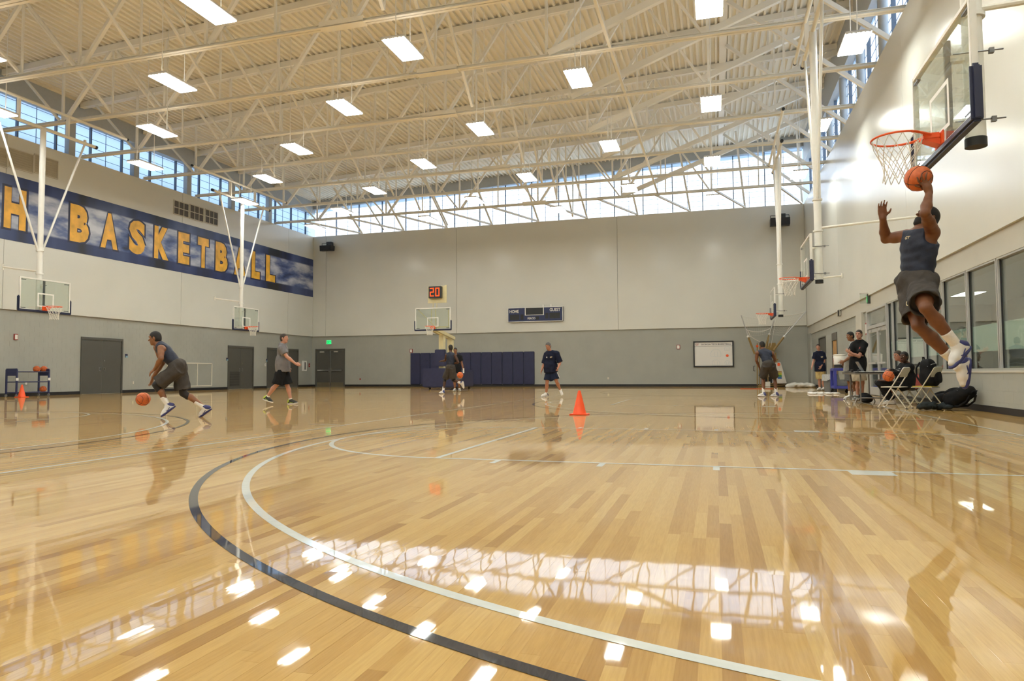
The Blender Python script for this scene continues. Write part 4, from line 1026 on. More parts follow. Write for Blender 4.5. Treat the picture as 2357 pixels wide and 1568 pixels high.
p=CC+ray(1059,864)*26.2
ball(p,'basketball at the side of the running player in grey',(1.2,.4,.3))
BALLP=CC+ray(2114,411)*6.70
ball(BALLP,'basketball held up in the hand of the jumping player',(.55,-.5,.35))
SEATBALL=CC+ray(2045,866)*15.75
ball(SEATBALL,'basketball held on the lap of the seated man',(.4,.2,.9))
# ---------------- ball rack by the left wall
navyp=mat('navy_steel_paint',(.025,.032,.10),.4,var=0)
ry0,ry1=onx(38,890,XL+.75)[1],onx(112,890,XL+.75)[1]; rx0,rx1=XL+.25,XL+.75
t=thing('ball_rack',((rx0+rx1)/2,(ry0+ry1)/2,0),'navy steel ball rack on casters against the left wall','rack')
hgt=1.02
for y in (ry0,ry1):
    for x in (rx0,rx1): MB().box((x-.025,y-.025,.1),(x+.025,y+.025,hgt)).build('post',navyp,t)
    MB().box((rx0-.01,y-.012,.78),(rx1+.01,y+.012,hgt+.03)).build('end_panel',navyp,t)
for z in (.16,.55,.93):
    for x in (rx0,rx1): MB().cyl((x,ry0,z),(x,ry1,z),.018,n=8).build('rail',navyp,t)
    for y in (ry0,ry1): MB().cyl((rx0,y,z),(rx1,y,z),.015,n=6).build('cross_bar',navyp,t)
for y in (ry0,ry1):
    for x in (rx0,rx1): MB().cyl((x,y-.015,.05),(x,y+.015,.05),.05,n=12).build('caster',mat('grey_caster',(.2,.2,.2),.5,var=0),t)
for x in (rx1,): 
    for y in (ry0,ry1): MB().box((x+.022,y-.05,.60),(x+.028,y+.05,.70)).build('name_plate',whitep,t)
zc=.93+.018+math.sqrt(max(0,(BR+.018)**2-.0))*.0+.04
def rackball(u,z,l):
    yy=onx(u,870,(rx0+rx1)/2)[1]; ball(((rx0+rx1)/2,yy,z),l,(random.random()*3,random.random()*3,0))
rx_half=(rx1-rx0)/2
# rails are half a metre apart, a sling of bars carries the balls
for z in (.16,.93):
    for dx in (-.07,.07): MB().cyl(((rx0+rx1)/2+dx,ry0,z-.01),((rx0+rx1)/2+dx,ry1,z-.01),.012,n=6).build('sling_bar',navyp,t)
rackball(84,.93+.105,'basketball on the top shelf of the rack, farther from the post'); rackball(100.5,.93+.105,'basketball on the top shelf of the rack, against the post'); rackball(100,.16+.105,'basketball alone on the low shelf of the rack')
# ---------------- traffic cones
def cone(u,v,label,hh):
    p=onz(u,v,0); t=thing('traffic_cone',(p[0],p[1],0),label,'cone')
    MB().bevbox((p[0]-.165,p[1]-.165,0),(p[0]+.165,p[1]+.165,.022),.01).build('base',conem,t)
    MB().lathe((p[0],p[1],.02),[(.125,0),(.12,.012),(.025,hh-.03),(.018,hh-.025),(.012,hh-.02)],24).build('cone_body',conem,t,smooth=True)
cone(1334,955,'bright orange traffic cone alone in the middle of the court',.44)
cone(50,914.5,'bright orange traffic cone in front of the ball rack',.46)
# ---------------- folding chairs (local: faces +x)
def fchair(label,frame,seatm,cushion=None):
    t=thing('folding_chair',(0,0,0),label,'folding chair')
    for s in (-1,1):
        y=s*.215
        MB().tube([(.30,y,.0),(.02,y,.43),(-.17,y,.74),(-.20,y*.96,.80)],.012,8).build('front_leg',frame,t,smooth=True)
        MB().tube([(-.24,y*.86,.0),(.04,y*.86,.41)],.012,8).build('rear_leg',frame,t,smooth=True)
        MB().cyl((.30,y,0),(.294,y,.012),.016,n=8).build('foot_cap',black,t); MB().cyl((-.24,y*.86,0),(-.232,y*.86,.012),.016,n=8).build('foot_cap',black,t)
    MB().tube([(-.20,-.206,.80),(-.205,-.15,.83),(-.205,.15,.83),(-.20,.206,.80)],.012,8).build('top_rail',frame,t,smooth=True)
    b=MB(); n=8
    for k in range(n):
        a0=-.2+.4*k/n; a1=-.2+.4*(k+1)/n; c=lambda y:-.03*(1-(y/.2)**2)
        for dz in (0,): b.add([(-.135+c(a0),a0,.64),(-.135+c(a1),a1,.64),(-.195+c(a1),a1,.82),(-.195+c(a0),a0,.82),(-.143+c(a0),a0,.64),(-.143+c(a1),a1,.64),(-.203+c(a1),a1,.82),(-.203+c(a0),a0,.82)],[(0,1,2,3),(4,7,6,5),(0,4,5,1),(3,2,6,7)])
    b.build('backrest',frame,t)
    MB().bevbox((-.16,-.2,.425),(.24,.2,.445),.012).build('seat',seatm,t)
    if cushion: MB().bevbox((-.14,-.18,.445),(.22,.18,.462),.01).build('cushion',cushion,t)
    MB().cyl((.22,-.215,.12),(.22,.215,.12),.009,n=6).build('front_stretcher',frame,t); MB().cyl((-.16,-.185,.12),(-.16,.185,.12),.009,n=6).build('rear_stretcher',frame,t)
    return t
wch=mat('white_chair_paint',(.66,.62,.53),.4,var=.02); bch=mat('beige_chair_paint',(.50,.46,.33),.4,var=.03); yel=mat('yellow_vinyl',(.62,.47,.03),.5,var=.05)
A1=math.atan2(.52,-.85)
c1=fchair('empty white folding chair beside the backpacks',wch,wch); CH1=np.array((3.56,16.1)); c1.location=(*CH1,0); c1.rotation_euler=(0,0,A1)
A2=math.atan2(.58,-.81)
c2=fchair('beige folding chair with yellow seat holding a black backpack',bch,bch,yel); CH2=np.array((4.04,15.74)); c2.location=(*CH2,0); c2.rotation_euler=(0,0,A2)
P11=CC+ray(2081,884)*16.15; c3=fchair('folding chair hidden under the seated man in the dark jacket',bch,bch); c3.location=(P11[0]-.02,P11[1],0); c3.rotation_euler=(0,0,A2)
P12=CC+ray(2099,884)*16.85; c4=fchair('folding chair with yellow seat under the man in pink',bch,bch,yel); c4.location=(P12[0]-.02,P12[1],0); c4.rotation_euler=(0,0,A2)
# ---------------- folding table
tx0,tx1,ty0,ty1=3.15,3.88,18.15,19.95
t=thing('folding_table',((tx0+tx1)/2,(ty0+ty1)/2,0),'black topped folding table holding a laptop and papers','table')
MB().bevbox((tx0,ty0,.725),(tx1,ty1,.745),.006).build('table_top',blackp,t); MB().box((tx0+.005,ty0+.005,.69),(tx1-.005,ty0+.03,.725)).box((tx0+.005,ty1-.03,.69),(tx1-.005,ty1-.005,.725)).box((tx0+.005,ty0,.69),(tx0+.03,ty1,.725)).box((tx1-.03,ty0,.69),(tx1-.005,ty1,.725)).build('apron',mat('brown_edge',(.16,.14,.11),.5,var=0),t)
pipe=mat('grey_pipe',(.26,.25,.23),.35,metal=.7,var=0)
for y in (ty0+.25,ty1-.25):
    for x in (tx0+.15,tx1-.15): MB().cyl((x,y,.03),(x,y,.70),.017,n=8).build('leg',pipe,t)
    MB().tube([(tx0+.02,y,.0),(tx0+.06,y,.10),(tx0+.15,y,.13),(tx1-.15,y,.13),(tx1-.06,y,.10),(tx1-.02,y,0)],.016,8).build('foot_rail',pipe,t,smooth=True)
lap=thing('laptop',(3.6,18.75,.745),'open grey laptop standing on the black table','laptop')
gl=mat('laptop_grey',(.18,.19,.20),.35,metal=.4,var=0)
MB().bevbox((3.42,18.55,.745),(3.68,18.91,.762),.004).build('keyboard_base',gl,lap)
b=MB(); b.add([(3.42,18.55,.765),(3.42,18.91,.765),(3.30,18.91,1.0),(3.30,18.55,1.0),(3.408,18.55,.762),(3.408,18.91,.762),(3.288,18.91,.997),(3.288,18.55,.997)],[(0,1,2,3),(4,7,6,5),(0,4,5,1),(3,2,6,7),(1,5,6,2),(0,3,7,4)]); lid=b.build('screen_lid',gl,lap)
MB().quad((3.419,18.57,.785),(3.419,18.89,.785),(3.312,18.89,.985),(3.312,18.57,.985)).build('screen',mat('screen_glass',(.05,.06,.08),.15,var=0),lid)
for k,(x,y,a,n_) in enumerate(((3.42,18.34,.2,7),(3.72,18.36,-.3,10),(3.70,19.15,.1,6),(3.38,19.2,.4,8))):
    t=thing('paper_stack',(x,y,.745),['stack of white papers at the table corner','thick stack of white papers beside the laptop','white papers behind the laptop on the table','loose white papers on the far part of the table'][k],'papers')
    for q in range(n_//2):
        b=MB().box((-.108,-.14,q*.006),(.108,.14,q*.006+.005)); b.xf(Matrix.Translation((x,y,.745))@Matrix.Rotation(a+random.uniform(-.12,.12),4,'Z')); b.build('sheet',mat('paper_white',(.72,.71,.68),.7,var=0),t)
t=thing('headphones',(3.24,18.62,.745),'dark headset lying at the end of the black table','headphones')
MB().tube([(3.24+.08*math.cos(a),18.62+.1*math.sin(a),.77) for a in np.linspace(0,PI,10)],.01,6).build('headband',blackp,t,smooth=True)
for s_ in (-1,1): MB().lathe((3.24+s_*.08,18.62,.78),[(.02,-.035),(.036,-.03),(.036,.02),(.02,.03)],12).build('ear_cup',blackp,t,smooth=True)
# ---------------- blue cart, cooler, bin
p=onz(1938,903,0); cx,cy=4.28,27.4
blue=mat('blue_plastic',(.05,.06,.34),.4,var=.03)
t=thing('utility_cart',(cx,cy,0),'blue plastic utility cart carrying the white drinks cooler','cart')
x0,x1,y0,y1=cx-.29,cx+.29,cy-.42,cy+.42
for z,hh in ((.16,.1),(.80,.09)): MB().bevbox((x0,y0,z),(x1,y1,z+hh),.02).build('shelf',blue,t)
for x in (x0+.05,x1-.05):
    for y in (y0+.05,y1-.05): MB().bevbox((x-.05,y-.05,.22),(x+.05,y+.05,.82),.015).build('post',blue,t); MB().cyl((x,y-.02,.06),(x,y+.02,.06),.06,n=12).box((x-.02,y-.02,.1),(x+.02,y+.02,.18)).build('caster',black,t)
for z,l in ((.26,'grey crate on the low shelf of the blue cart'),):
    q=MB().bevbox((x0+.12,y0+.14,z),(x1-.12,y1-.14,z+.22),.02).build('storage_box',mat('grey_box_plastic',(.20,.21,.2),.5,var=.05),org=(cx,cy,z)); tag(q,l,'box')
q=MB().bevbox((x0+.06,y0+.08,.89),(x0+.30,y0+.2,.90),.003).build('small_tray',alu,org=(cx,cy,.89)); tag(q,'flat metal tray on the top shelf of the blue cart','tray')
t=thing('drinks_cooler',(cx-.02,cy-.02,.89),'white cylindrical drinks cooler with black foot on the cart','cooler')
C0=(cx-.02,cy-.02,.89)
MB().lathe(C0,[(.19,0),(.2,.01),(.2,.12),(.19,.13)],28).build('base_ring',black,t,smooth=True)
MB().lathe(C0,[(.195,.13),(.205,.15),(.215,.42),(.2,.44)],28).build('barrel',whitep,t,smooth=True)
MB().lathe(C0,[(.215,.44),(.22,.45),(.22,.485),(.17,.50),(.05,.505)],28).build('lid',whitep,t,smooth=True)
MB().cyl((cx-.02,cy-.27,.98),(cx-.02,cy-.21,.98),.02,n=8).cyl((cx-.02,cy-.26,.95),(cx-.02,cy-.26,1.0),.014,n=8).build('spigot',black,t)
MB().box((cx-.235,cy-.04,1.12),(cx-.21,cy+.04,1.26)).build('side_label',redp,t)
MB().box((cx-.09,cy-.232,1.16),(cx+.05,cy-.222,1.165)).build('printed_line',mat('grey_label',(.3,.3,.3),.5,var=0),t)
t=thing('trash_bin',(4.05,28.15,0),'grey round bin with a clear liner folded over its rim','bin')
C0=(4.05,28.15,0)
MB().lathe(C0,[(.2,0),(.21,.01),(.25,.62),(.265,.63),(.265,.66),(.25,.66),(.24,.60),(.2,.06)],28).build('bin_body',mat('grey_bin_plastic',(.16,.165,.16),.5,var=.05),t,smooth=True)
b=MB(); n=48; vs=[]
for (r0,z0,amp) in ((.24,.62,0),(.262,.668,.0),(.275,.672,.002),(.285,.60,.008),(.292,.52,.014),(.296,.46,.02)):
    for k in range(n):
        t_=2*PI*k/n; r=r0+amp*math.sin(9*t_+z0*30)+amp*.5*math.sin(17*t_); z=z0-(.035*math.sin(2*t_+1)+.02*math.sin(5*t_) if z0<.5 else 0); vs.append((4.05+r*math.cos(t_),28.15+r*math.sin(t_),z))
b.add(vs,[(i*n+k,i*n+(k+1)%n,(i+1)*n+(k+1)%n,(i+1)*n+k) for i in range(5) for k in range(n)])
b.build('bin_liner',mat('clear_liner',(.42,.43,.41),.35,var=.15,vscale=20),t,smooth=True)
# ---------------- towels, bags, clothes on the floor
def soft(name,label,cat,blobs,m,vox=.014,parts=None,z0=0.001):
    c=np.mean([np.array(q[0]) for q in blobs],0); t=thing(name,(c[0],c[1],0),label,cat)
    s_=SDF()
    for (c_,r,k) in blobs: s_.ell(c_,np.eye(3),r,k)
    s_.half((0,0,z0),(0,0,-1)); sbuild(s_,vox,parts or 'body',m,t,wr=.006); return t
tow=mat('white_towel',(.74,.72,.68),.9,var=.08,vscale=30,bmp=.6,bscale=90); 
rnd=random.Random(3)
soft('towel','crumpled white towel on the floor by the man in gold shorts','towel',[((3.53+rnd.uniform(-.42,.42),26.2+rnd.uniform(-.25,.25),.015),(rnd.uniform(.06,.13),rnd.uniform(.06,.12),rnd.uniform(.025,.06)),.02) for k in range(18)],tow)
canv=mat('white_canvas',(.66,.64,.58),.8,var=.12,vscale=6,bmp=.5,bscale=20)
soft('canvas_bag','crumpled white bag lying on the floor in the corner','bag',[((3.55+.1*k+rnd.uniform(-.05,.05),37.9+rnd.uniform(-.15,.15),.09+rnd.uniform(-.03,.05)),(rnd.uniform(.14,.24),rnd.uniform(.15,.25),rnd.uniform(.08,.14)),.05) for k in range(11)],canv,.02)
bkm=mat('black_nylon',(.008,.008,.009),.75,var=.3,vscale=14,bmp=.5,bscale=25,spec=.2)
def backpack(label,loc,rot,sc=1,pocket=True):
    t=thing('backpack',(0,0,0),label,'backpack')
    s_=SDF(); I=np.eye(3)
    s_.ell((0,0,.24),I,(.12,.18,.27),.03,p=3.2); s_.ell((.0,0,.14),I,(.15,.19,.15),.04,p=3); sbuild(s_,.014,'main_bag',bkm,t)
    s_=SDF(); s_.ell((.14,0,.15),I,(.05,.14,.12),.02,p=3); sbuild(s_,.012,'front_pocket',bkm,t)
    for s in (-1,1): MB().tube([(-.10,s*.08,.46),(-.17,s*.10,.36),(-.18,s*.12,.2),(-.11,s*.13,.06)],.018,6).build('shoulder_strap',bkm,t,smooth=True)
    MB().tube([(-.06,-.04,.49),(-.06,-.03,.55),(-.06,.03,.55),(-.06,.04,.49)],.012,6).build('grab_loop',bkm,t,smooth=True)
    MB().tube([(.05,-.17,.36),(.12,-.1,.40),(.14,0,.41),(.12,.1,.40),(.05,.17,.36)],.006,5).build('zip',mat('grey_zip',(.25,.25,.25),.4,metal=.5,var=0),t)
    t.scale=(sc,sc,sc); t.location=loc; t.rotation_euler=rot; return t
backpack('upright black backpack standing on the yellow seated chair',(4.10,15.75,.465),(0,-.10,A2+PI),1.05)
backpack('black backpack slumped on the floor under the chairs',(4.38,16.4,.13),(0,-1.2,2.2),.85)
backpack('black backpack lying on the floor against the right wall',(4.33,15.42,.15),(0,-1.05,2.2),1.05)
gj=mat('grey_green_cloth',(.022,.027,.028),.85,spec=.2,var=.2,vscale=16,bmp=.6,bscale=30)
soft('jacket','dark grey jacket crumpled on the floor before the backpacks','jacket',[((4.06+rnd.uniform(-.26,.26),15.3+rnd.uniform(-.13,.13),.045+rnd.uniform(0,.075)),(rnd.uniform(.05,.11),rnd.uniform(.05,.10),rnd.uniform(.03,.07)),.02) for k in range(20)],gj)
soft('gym_bag','black gym bag under the black table','bag',[((3.5,19.0,.12),(.14,.28,.12),.03),((3.52,18.8,.1),(.12,.16,.1),.03)],bkm,.02)
# ================================================================ people
def nrm(v): v=np.array(v,float); return v/(np.linalg.norm(v)+1e-12)
def perp(v,n): return nrm(np.array(v)-np.array(n)*(np.dot(v,n)))
def px(u,v,d): return CC+ray(u,v)*d
def ext(p,u,v,L,sgn=1):
    # point on the sight line of pixel (u,v) at distance L from p; sgn>0: on the nearer side
    r=ray(u,v); w=CC-p; a=r@r; b=2*(r@w); c=w@w-L*L; D=b*b-4*a*c
    t=-b/(2*a) if D<=0 else (-b-sgn*math.sqrt(D))/(2*a)
    return CC+r*t
def camdir(a,b,c): return nrm(CR*a+np.array((0,0,1.))*b-nrm(CF*np.array((1,1,0)))*c)
def skin(name,c,rough=.48): return mat(name,c,rough,var=.10,vscale=18,sub=0,spec=.4)
SK={'deep':skin('skin_deep',(.075,.030,.014)),'brown':skin('skin_brown',(.17,.065,.028)),'mid':skin('skin_mid',(.24,.105,.05)),'fair':skin('skin_fair',(.50,.25,.17)),'tan':skin('skin_tan',(.42,.19,.115))}
hairblack=mat('hair_black',(.010,.008,.007),.7,var=.2,vscale=60,bmp=.5,bscale=200); hairbrown=mat('hair_brown',(.03,.018,.011),.65,var=.2,vscale=60); hairgrey=mat('hair_grey',(.10,.095,.09),.65,var=.3,vscale=50)
eyew=mat('eye_white',(.6,.58,.55),.3,var=0); eyed=mat('eye_dark',(.015,.01,.008),.2,var=0); lip=mat('lip',(.20,.07,.055),.5,var=0)
def fabric(name,c,rough=.85,var=.12,fold=.5): return mat(name,c,rough,var=var,vscale=9,bmp=fold,bscale=11,bdist=.02,spec=.2)
navytank=fabric('navy_compression_cloth',(.030,.036,.058),.6,.25); charcoal=fabric('charcoal_short_cloth',(.062,.055,.050)); greytee=fabric('grey_tee_cloth',(.165,.16,.165)); blackc=fabric('black_cloth',(.010,.010,.011)); navyc=fabric('navy_polo_cloth',(.011,.014,.032)); khaki=fabric('khaki_cloth',(.50,.44,.33)); goldc=fabric('gold_short_cloth',(.52,.40,.17)); pinkc=fabric('pink_cloth',(.62,.16,.15)); greyc=fabric('grey_cloth',(.11,.11,.11)); navysh=fabric('navy_short_cloth',(.014,.020,.045)); lgrey=fabric('light_grey_tee_cloth',(.28,.285,.27))
sockw=mat('white_sock',(.74,.70,.64),.9,var=.04,vscale=60,bmp=.4,bscale=150); brace=mat('black_knee_sleeve',(.010,.010,.012),.6,var=0)
shoew=mat('white_shoe',(.70,.68,.65),.5,var=.05); shoen=mat('navy_shoe',(.025,.028,.13),.45,var=0); shoeb=mat('black_shoe',(.014,.017,.014),.55,var=.1); shoeg=mat('grey_shoe',(.34,.34,.31),.6,var=.08); neon=mat('neon_sole',(.38,.5,.05),.5,var=0); logo=mat('gold_logo_print',(.70,.60,.36),.6,var=0)
def hand(S,W,d,n,t,curl=.35,s=1.0,spread=.25,k=.006):
    # W wrist, d fingers, n out of the palm, t towards the thumb
    S.ell(W+d*.048*s,[d,t,n],(.055*s,.042*s,.017*s),.014,p=2.6)
    for i,(o,L) in enumerate(((.031,.072),(.011,.082),(-.010,.077),(-.030,.060))):
        b=W+d*(.088-.004*abs(i-1))*s+t*o*s; dd=nrm(d+t*spread*(o/.031)*.6)
        e1=nrm(dd*math.cos(curl)+n*math.sin(curl)); e2=nrm(dd*math.cos(curl*2.3)+n*math.sin(curl*2.3))
        m=b+e1*L*.5*s; q=m+e2*L*.5*s
        S.cone(b-d*.02*s,m,.0095*s,.0088*s,k); S.cone(m,q,.0088*s,.0072*s,.003)
    b=W+d*.022*s+t*.030*s; m=b+nrm(t*.8+d*.55+n*.25)*.042*s; q=m+nrm(t*.35+d*.85+n*.3)*.032*s
    S.cone(b,m,.0125*s,.0105*s,.01); S.cone(m,q,.0105*s,.0085*s,.003)
from mathutils.bvhtree import BVHTree
def decal(ob,c,d,ux,uy,w,h,txt,m,name):
    # print laid on a garment: a flat shape projected on its surface
    o0=np.array(ORG[ob.name]); me=ob.data
    bv=BVHTree.FromPolygons([v.co for v in me.vertices],[p.vertices for p in me.polygons])
    if txt: v,f,tw,th=textmesh(txt,.03)
    else: v=np.array([(a,b,0) for b in np.linspace(0,1,4) for a in np.linspace(0,1,4)]); f=[(j*4+i,j*4+i+1,j*4+i+5,j*4+i+4) for j in range(3) for i in range(3)]; tw=th=1
    P=[]
    for q in v:
        s0=np.array(c)+ux*(q[0]/tw-.5)*w+uy*(q[1]/th-.5)*h-o0
        hit=bv.ray_cast(Vector(s0),Vector(d),.8)
        if hit[0] is None: return
        P.append(np.array(hit[0])-np.array(d)*.004+o0)
    MB().add(P,f).build(name,m,ob)
def person(label,J,face,sk,wear,vox=.012,hs=1.0,build=1.0,hair=hairblack,curl=(.4,.4),hdir={},palm={},thumb={},group=None,custom=None,bald=False,headup=None,report=True,beard=False):
    up=nrm(J['neck']-J['pelvis']); rt=perp(J['shR']-J['shL'],up); fw=np.cross(up,rt)
    base=(J['pelvis'][0],J['pelvis'][1],0 if not wear.get('air') else J['toeR'][2])
    T=thing('person',base,label,'person',group)
    s=hs; bw=build
    S=SDF()
    # ---- torso (also reused, grown, for the shirt)
    def torso(S,g,k=.05,low=True):
        pe,ne=J['pelvis'],J['neck']; sp=ne-pe
        S.ell(pe+sp*.68+fw*.004,[rt,fw,up],(.158*s*bw+g,.108*s*bw+g,.185*s+g),k)
        S.ell(pe+sp*.36,[rt,fw,up],(.140*s*bw+g,.100*s*bw+g,.18*s+g),k)
        if low: S.ell(pe+up*.01,[rt,fw,up],(.150*s*bw+g,.112*s*bw+g,.12*s+g),k)
        for q in ('shL','shR'):
            S.cone(ne+up*(-.015),J[q]-up*.012,.060*s+g,.056*s*bw+g,k*.7)
            S.cone(pe+sp*.74,J[q]-up*.03,.085*s*bw+g,.055*s*bw+g,k*.7)
    torso(S,-.006 if wear.get('top') else 0)
    # ---- neck and head
    hc=J['head']; f=nrm(face); u=perp(up*.35+np.array((0,0,.65)) if headup is None else headup,f); r=np.cross(f,u)
    S.cone(J['neck']-up*.02,hc-u*.055-f*.022,.058*s,.052*s,.03)
    S.ell(hc+u*.028-f*.006,[r,f,u],(.076,.097,.096),.02)
    S.ell(hc+f*.018-u*.050,[r,f,u],(.058,.072,.078),.03)
    S.ell(hc+f*.062-u*.098,[r,f,u],(.026,.022,.020),.025)
    S.cone(hc+f*.084+u*.012,hc+f*.108-u*.026,.009,.0145,.012)
    S.cone(hc+f*.082+u*.030-r*.045,hc+f*.082+u*.030+r*.045,.012,.012,.015)
    S.ell(hc+f*.083-u*.058,[r,f,u],(.024,.012,.013),.012)
    for sg in (-1,1):
        S.ell(hc+f*.092+u*.008+r*sg*.033,[r,f,u],(.018,.012,.012),.012,True)
        S.ell(hc-f*.008-u*.005+r*sg*.077,[nrm(r*sg+f*-.35),f,u],(.010,.020,.032),.008)
    # ---- arms
    for q in 'LR':
        sh,el,wr=J['sh'+q],J['el'+q],J['wr'+q]
        S.cone(sh,sh*.45+el*.55,.054*s*bw,.050*s*bw,.02); S.cone(sh*.5+el*.5,el,.047*s*bw,.040*s,.02)
        S.cone(el,el*.65+wr*.35,.040*s,.043*s*bw,.015); S.cone(el*.65+wr*.35,wr,.043*s*bw,.028*s,.015)
        if custom and q in custom: custom[q](S,wr,s); continue
        d=nrm(hdir.get(q,wr-el)); n=perp(palm.get(q,(J['pelvis']+up*.2)-wr),d); t=perp(thumb.get(q,np.cross(n,d)*(1 if q=='L' else -1)),d); n2=np.cross(d,t); n=n2 if n2@n>0 else -n2
        S.cone(wr,wr+d*.02,.028*s,.026*s,.012)
        hand(S,wr+d*.012,d,n,t,curl[0 if q=='L' else 1],max(.95,s*.98))
    # ---- legs
    for q in 'LR':
        hi,kn,an=J['hip'+q],J['kn'+q],J['an'+q]
        S.cone(hi,hi*.45+kn*.55,.088*s*bw,.074*s*bw,.03); S.cone(hi*.45+kn*.55,kn,.074*s*bw,.054*s,.02)
        kf=nrm(perp(nrm(hi-kn)*-1+nrm(an-kn)*-1,nrm(hi-an))) if np.linalg.norm(np.cross(hi-kn,an-kn))>1e-3 else fw
        cb=-kf
        S.cone(kn,kn*.68+an*.32+cb*.016,.050*s,.055*s*bw,.02); S.cone(kn*.68+an*.32+cb*.016,an,.055*s*bw,.034*s,.02)
    # ---- feet (inside the shoes)
    FT={}
    for q in 'LR':
        A,kn,t_=J['an'+q],J['kn'+q],J['toe'+q]
        e1=nrm(t_-A); sd=nrm(np.cross(e1,nrm(kn-A))); th=math.radians(25); fd=nrm(e1*math.cos(th)+np.cross(sd,e1)*math.sin(th)); fu=np.cross(sd,fd); fu=fu if fu@(kn-A)>0 else -fu
        FT[q]=(A,fd,sd,fu)
        S.cone(A,A-fd*.035-fu*.05,.035*s,.030*s,.015); S.cone(A-fu*.02,A+fd*.10*s-fu*.065*s,.034*s,.028*s,.02); S.cone(A+fd*.10*s-fu*.065*s,A+fd*.15*s-fu*.07*s,.028*s,.020*s,.02)
    sbuild(S,vox,'body',SK[sk],T,1)
    # ---- face details
    for sg in (-1,1):
        c=hc+f*.0735+u*.009+r*sg*.032
        e=MB().sphere(c,.0122,10,8,scale=(1,1,.8)).build('eye',eyew,T,True); MB().sphere(c+f*.0066,.0066,8,6).build('iris',eyed,e,True)
        MB().tube([hc+f*.092+u*.030+r*sg*.018,hc+f*.095+u*.034+r*sg*.034,hc+f*.082+u*.030+r*sg*.052],.0035,5).build('eyebrow',hair if not bald else hairblack,T)
    MB().tube([hc+f*.088-u*.060-r*.024,hc+f*.0965-u*.058,hc+f*.088-u*.060+r*.024],.0042,5).build('mouth',lip,T)
    # ---- hair
    if not bald:
        H=SDF(); H.ell(hc+u*.029-f*.008,[r,f,u],(.0805,.1015,.101),.01); H.ell(hc-f*.040-u*.025,[r,f,u],(.069,.064,.075),.03)
        H.ell(hc+f*.118-u*.060,[r,f,u],(.125,.098,.120),.006,True,p=3.0)
        for sg in (-1,1): H.ell(hc-f*.004-u*.020+r*sg*.080,[r,f,u],(.030,.022,.042),.006,True)
        H.half(hc-u*.082-f*.05,-u*.9+f*.45); sbuild(H,max(vox*.6,.0065),'hair',hair,T,1)
    if beard:
        H=SDF(); H.ell(hc+f*.022-u*.054,[r,f,u],(.064,.078,.082),.02); H.ell(hc+f*.066-u*.102,[r,f,u],(.03,.025,.022),.02); H.half(hc-u*.045,u); H.half(hc-f*.02,-f); sbuild(H,max(vox*.7,.007),'beard',hair,T,1)
    # ---- top
    top=wear.get('top')
    if top:
        kind,m,loose=top
        H=SDF(); torso(H,.010+loose*.4,.045,True)
        if loose>.02:
            H.ell(J['pelvis']+up*.06*s,[rt,fw,up],(.166*s*bw+.024+loose*.4,.132*s*bw+.028+loose*.4,.30*s),.03,p=3.0)
        if kind!='tank':
            fr=wear.get('sleeve',.55)
            for q in 'LR':
                sh,el,wr=J['sh'+q],J['el'+q],J['wr'+q]
                e=sh+(el-sh)*min(fr,1.0)
                if fr<=1: H.fcone(sh-(el-sh)*.05,e,.064*s*bw+loose*.5,.060*s*bw+loose*.8,.03)
                else: H.cone(sh,el,.064*s*bw+loose*.4,.052*s*bw+loose*.4,.03); H.fcone(el,el+(wr-el)*.93,.052*s*bw+loose*.4,.036*s+loose*.3,.02)
        # neckline and hem
        H.half(J['neck']+up*(.026 if kind!='tank' else .016)+fw*0,up+fw*.25)
        H.half(J['pelvis']-up*wear.get('hem',.08)*s,-up)
        if kind=='tank':
            for q,sg in (('L',-1),('R',1)): ao=nrm(J['el'+q]-J['sh'+q]); H.ell(J['sh'+q]+rt*sg*.032*s-up*.025*s,[rt,fw,up],(.062*s,.15,.092*s),.012,True)
        tp=sbuild(H,vox,{'tank':'tank_top','tee':'t_shirt','polo':'polo_shirt','jacket':'jacket'}[kind],m,T,1,wr=.0035+loose*.06,wdir=up if kind!='tank' else rt)
        if kind=='polo':
            C=SDF()
            for k in range(10):
                a0=2*PI*k/10; a1=2*PI*(k+1)/10; rr=.066*s
                C.cone(J['neck']+up*.018+rr*(rt*math.cos(a0)+fw*math.sin(a0)*.95)-up*.012*math.sin(a0),J['neck']+up*.018+rr*(rt*math.cos(a1)+fw*math.sin(a1)*.95)-up*.012*math.sin(a1),.013,.013,.01)
            sbuild(C,max(vox*.8,.008),'collar',m,tp,0)
        for (m2,o_r,o_u,w_,h_,nm) in wear.get('marks',()):
            c=J['neck']+(J['pelvis']-J['neck'])*o_u+rt*o_r*s
            dep=.118*s*bw+loose*.4+.03
            decal(tp,c+fw*.3,-fw,-rt,up,w_*2,h_*2,'GT' if m2 is logo else None,m2,nm)
        if wear.get('stripe'):
            for q in 'LR':
                sh,el=J['sh'+q],J['el'+q]; out=perp(rt*(1 if q=='R' else -1)+up*.4,nrm(el-sh)); rr=.066*s*bw+loose*.55
                MB().tube([J['neck']+(sh-J['neck'])*.45+up*(.064*s+loose*.3),sh+out*rr*.98,sh+(el-sh)*.45+out*rr],.014,6).build('white_stripe',whitep,tp,True)
    # ---- bottoms
    bot=wear.get('bottom')
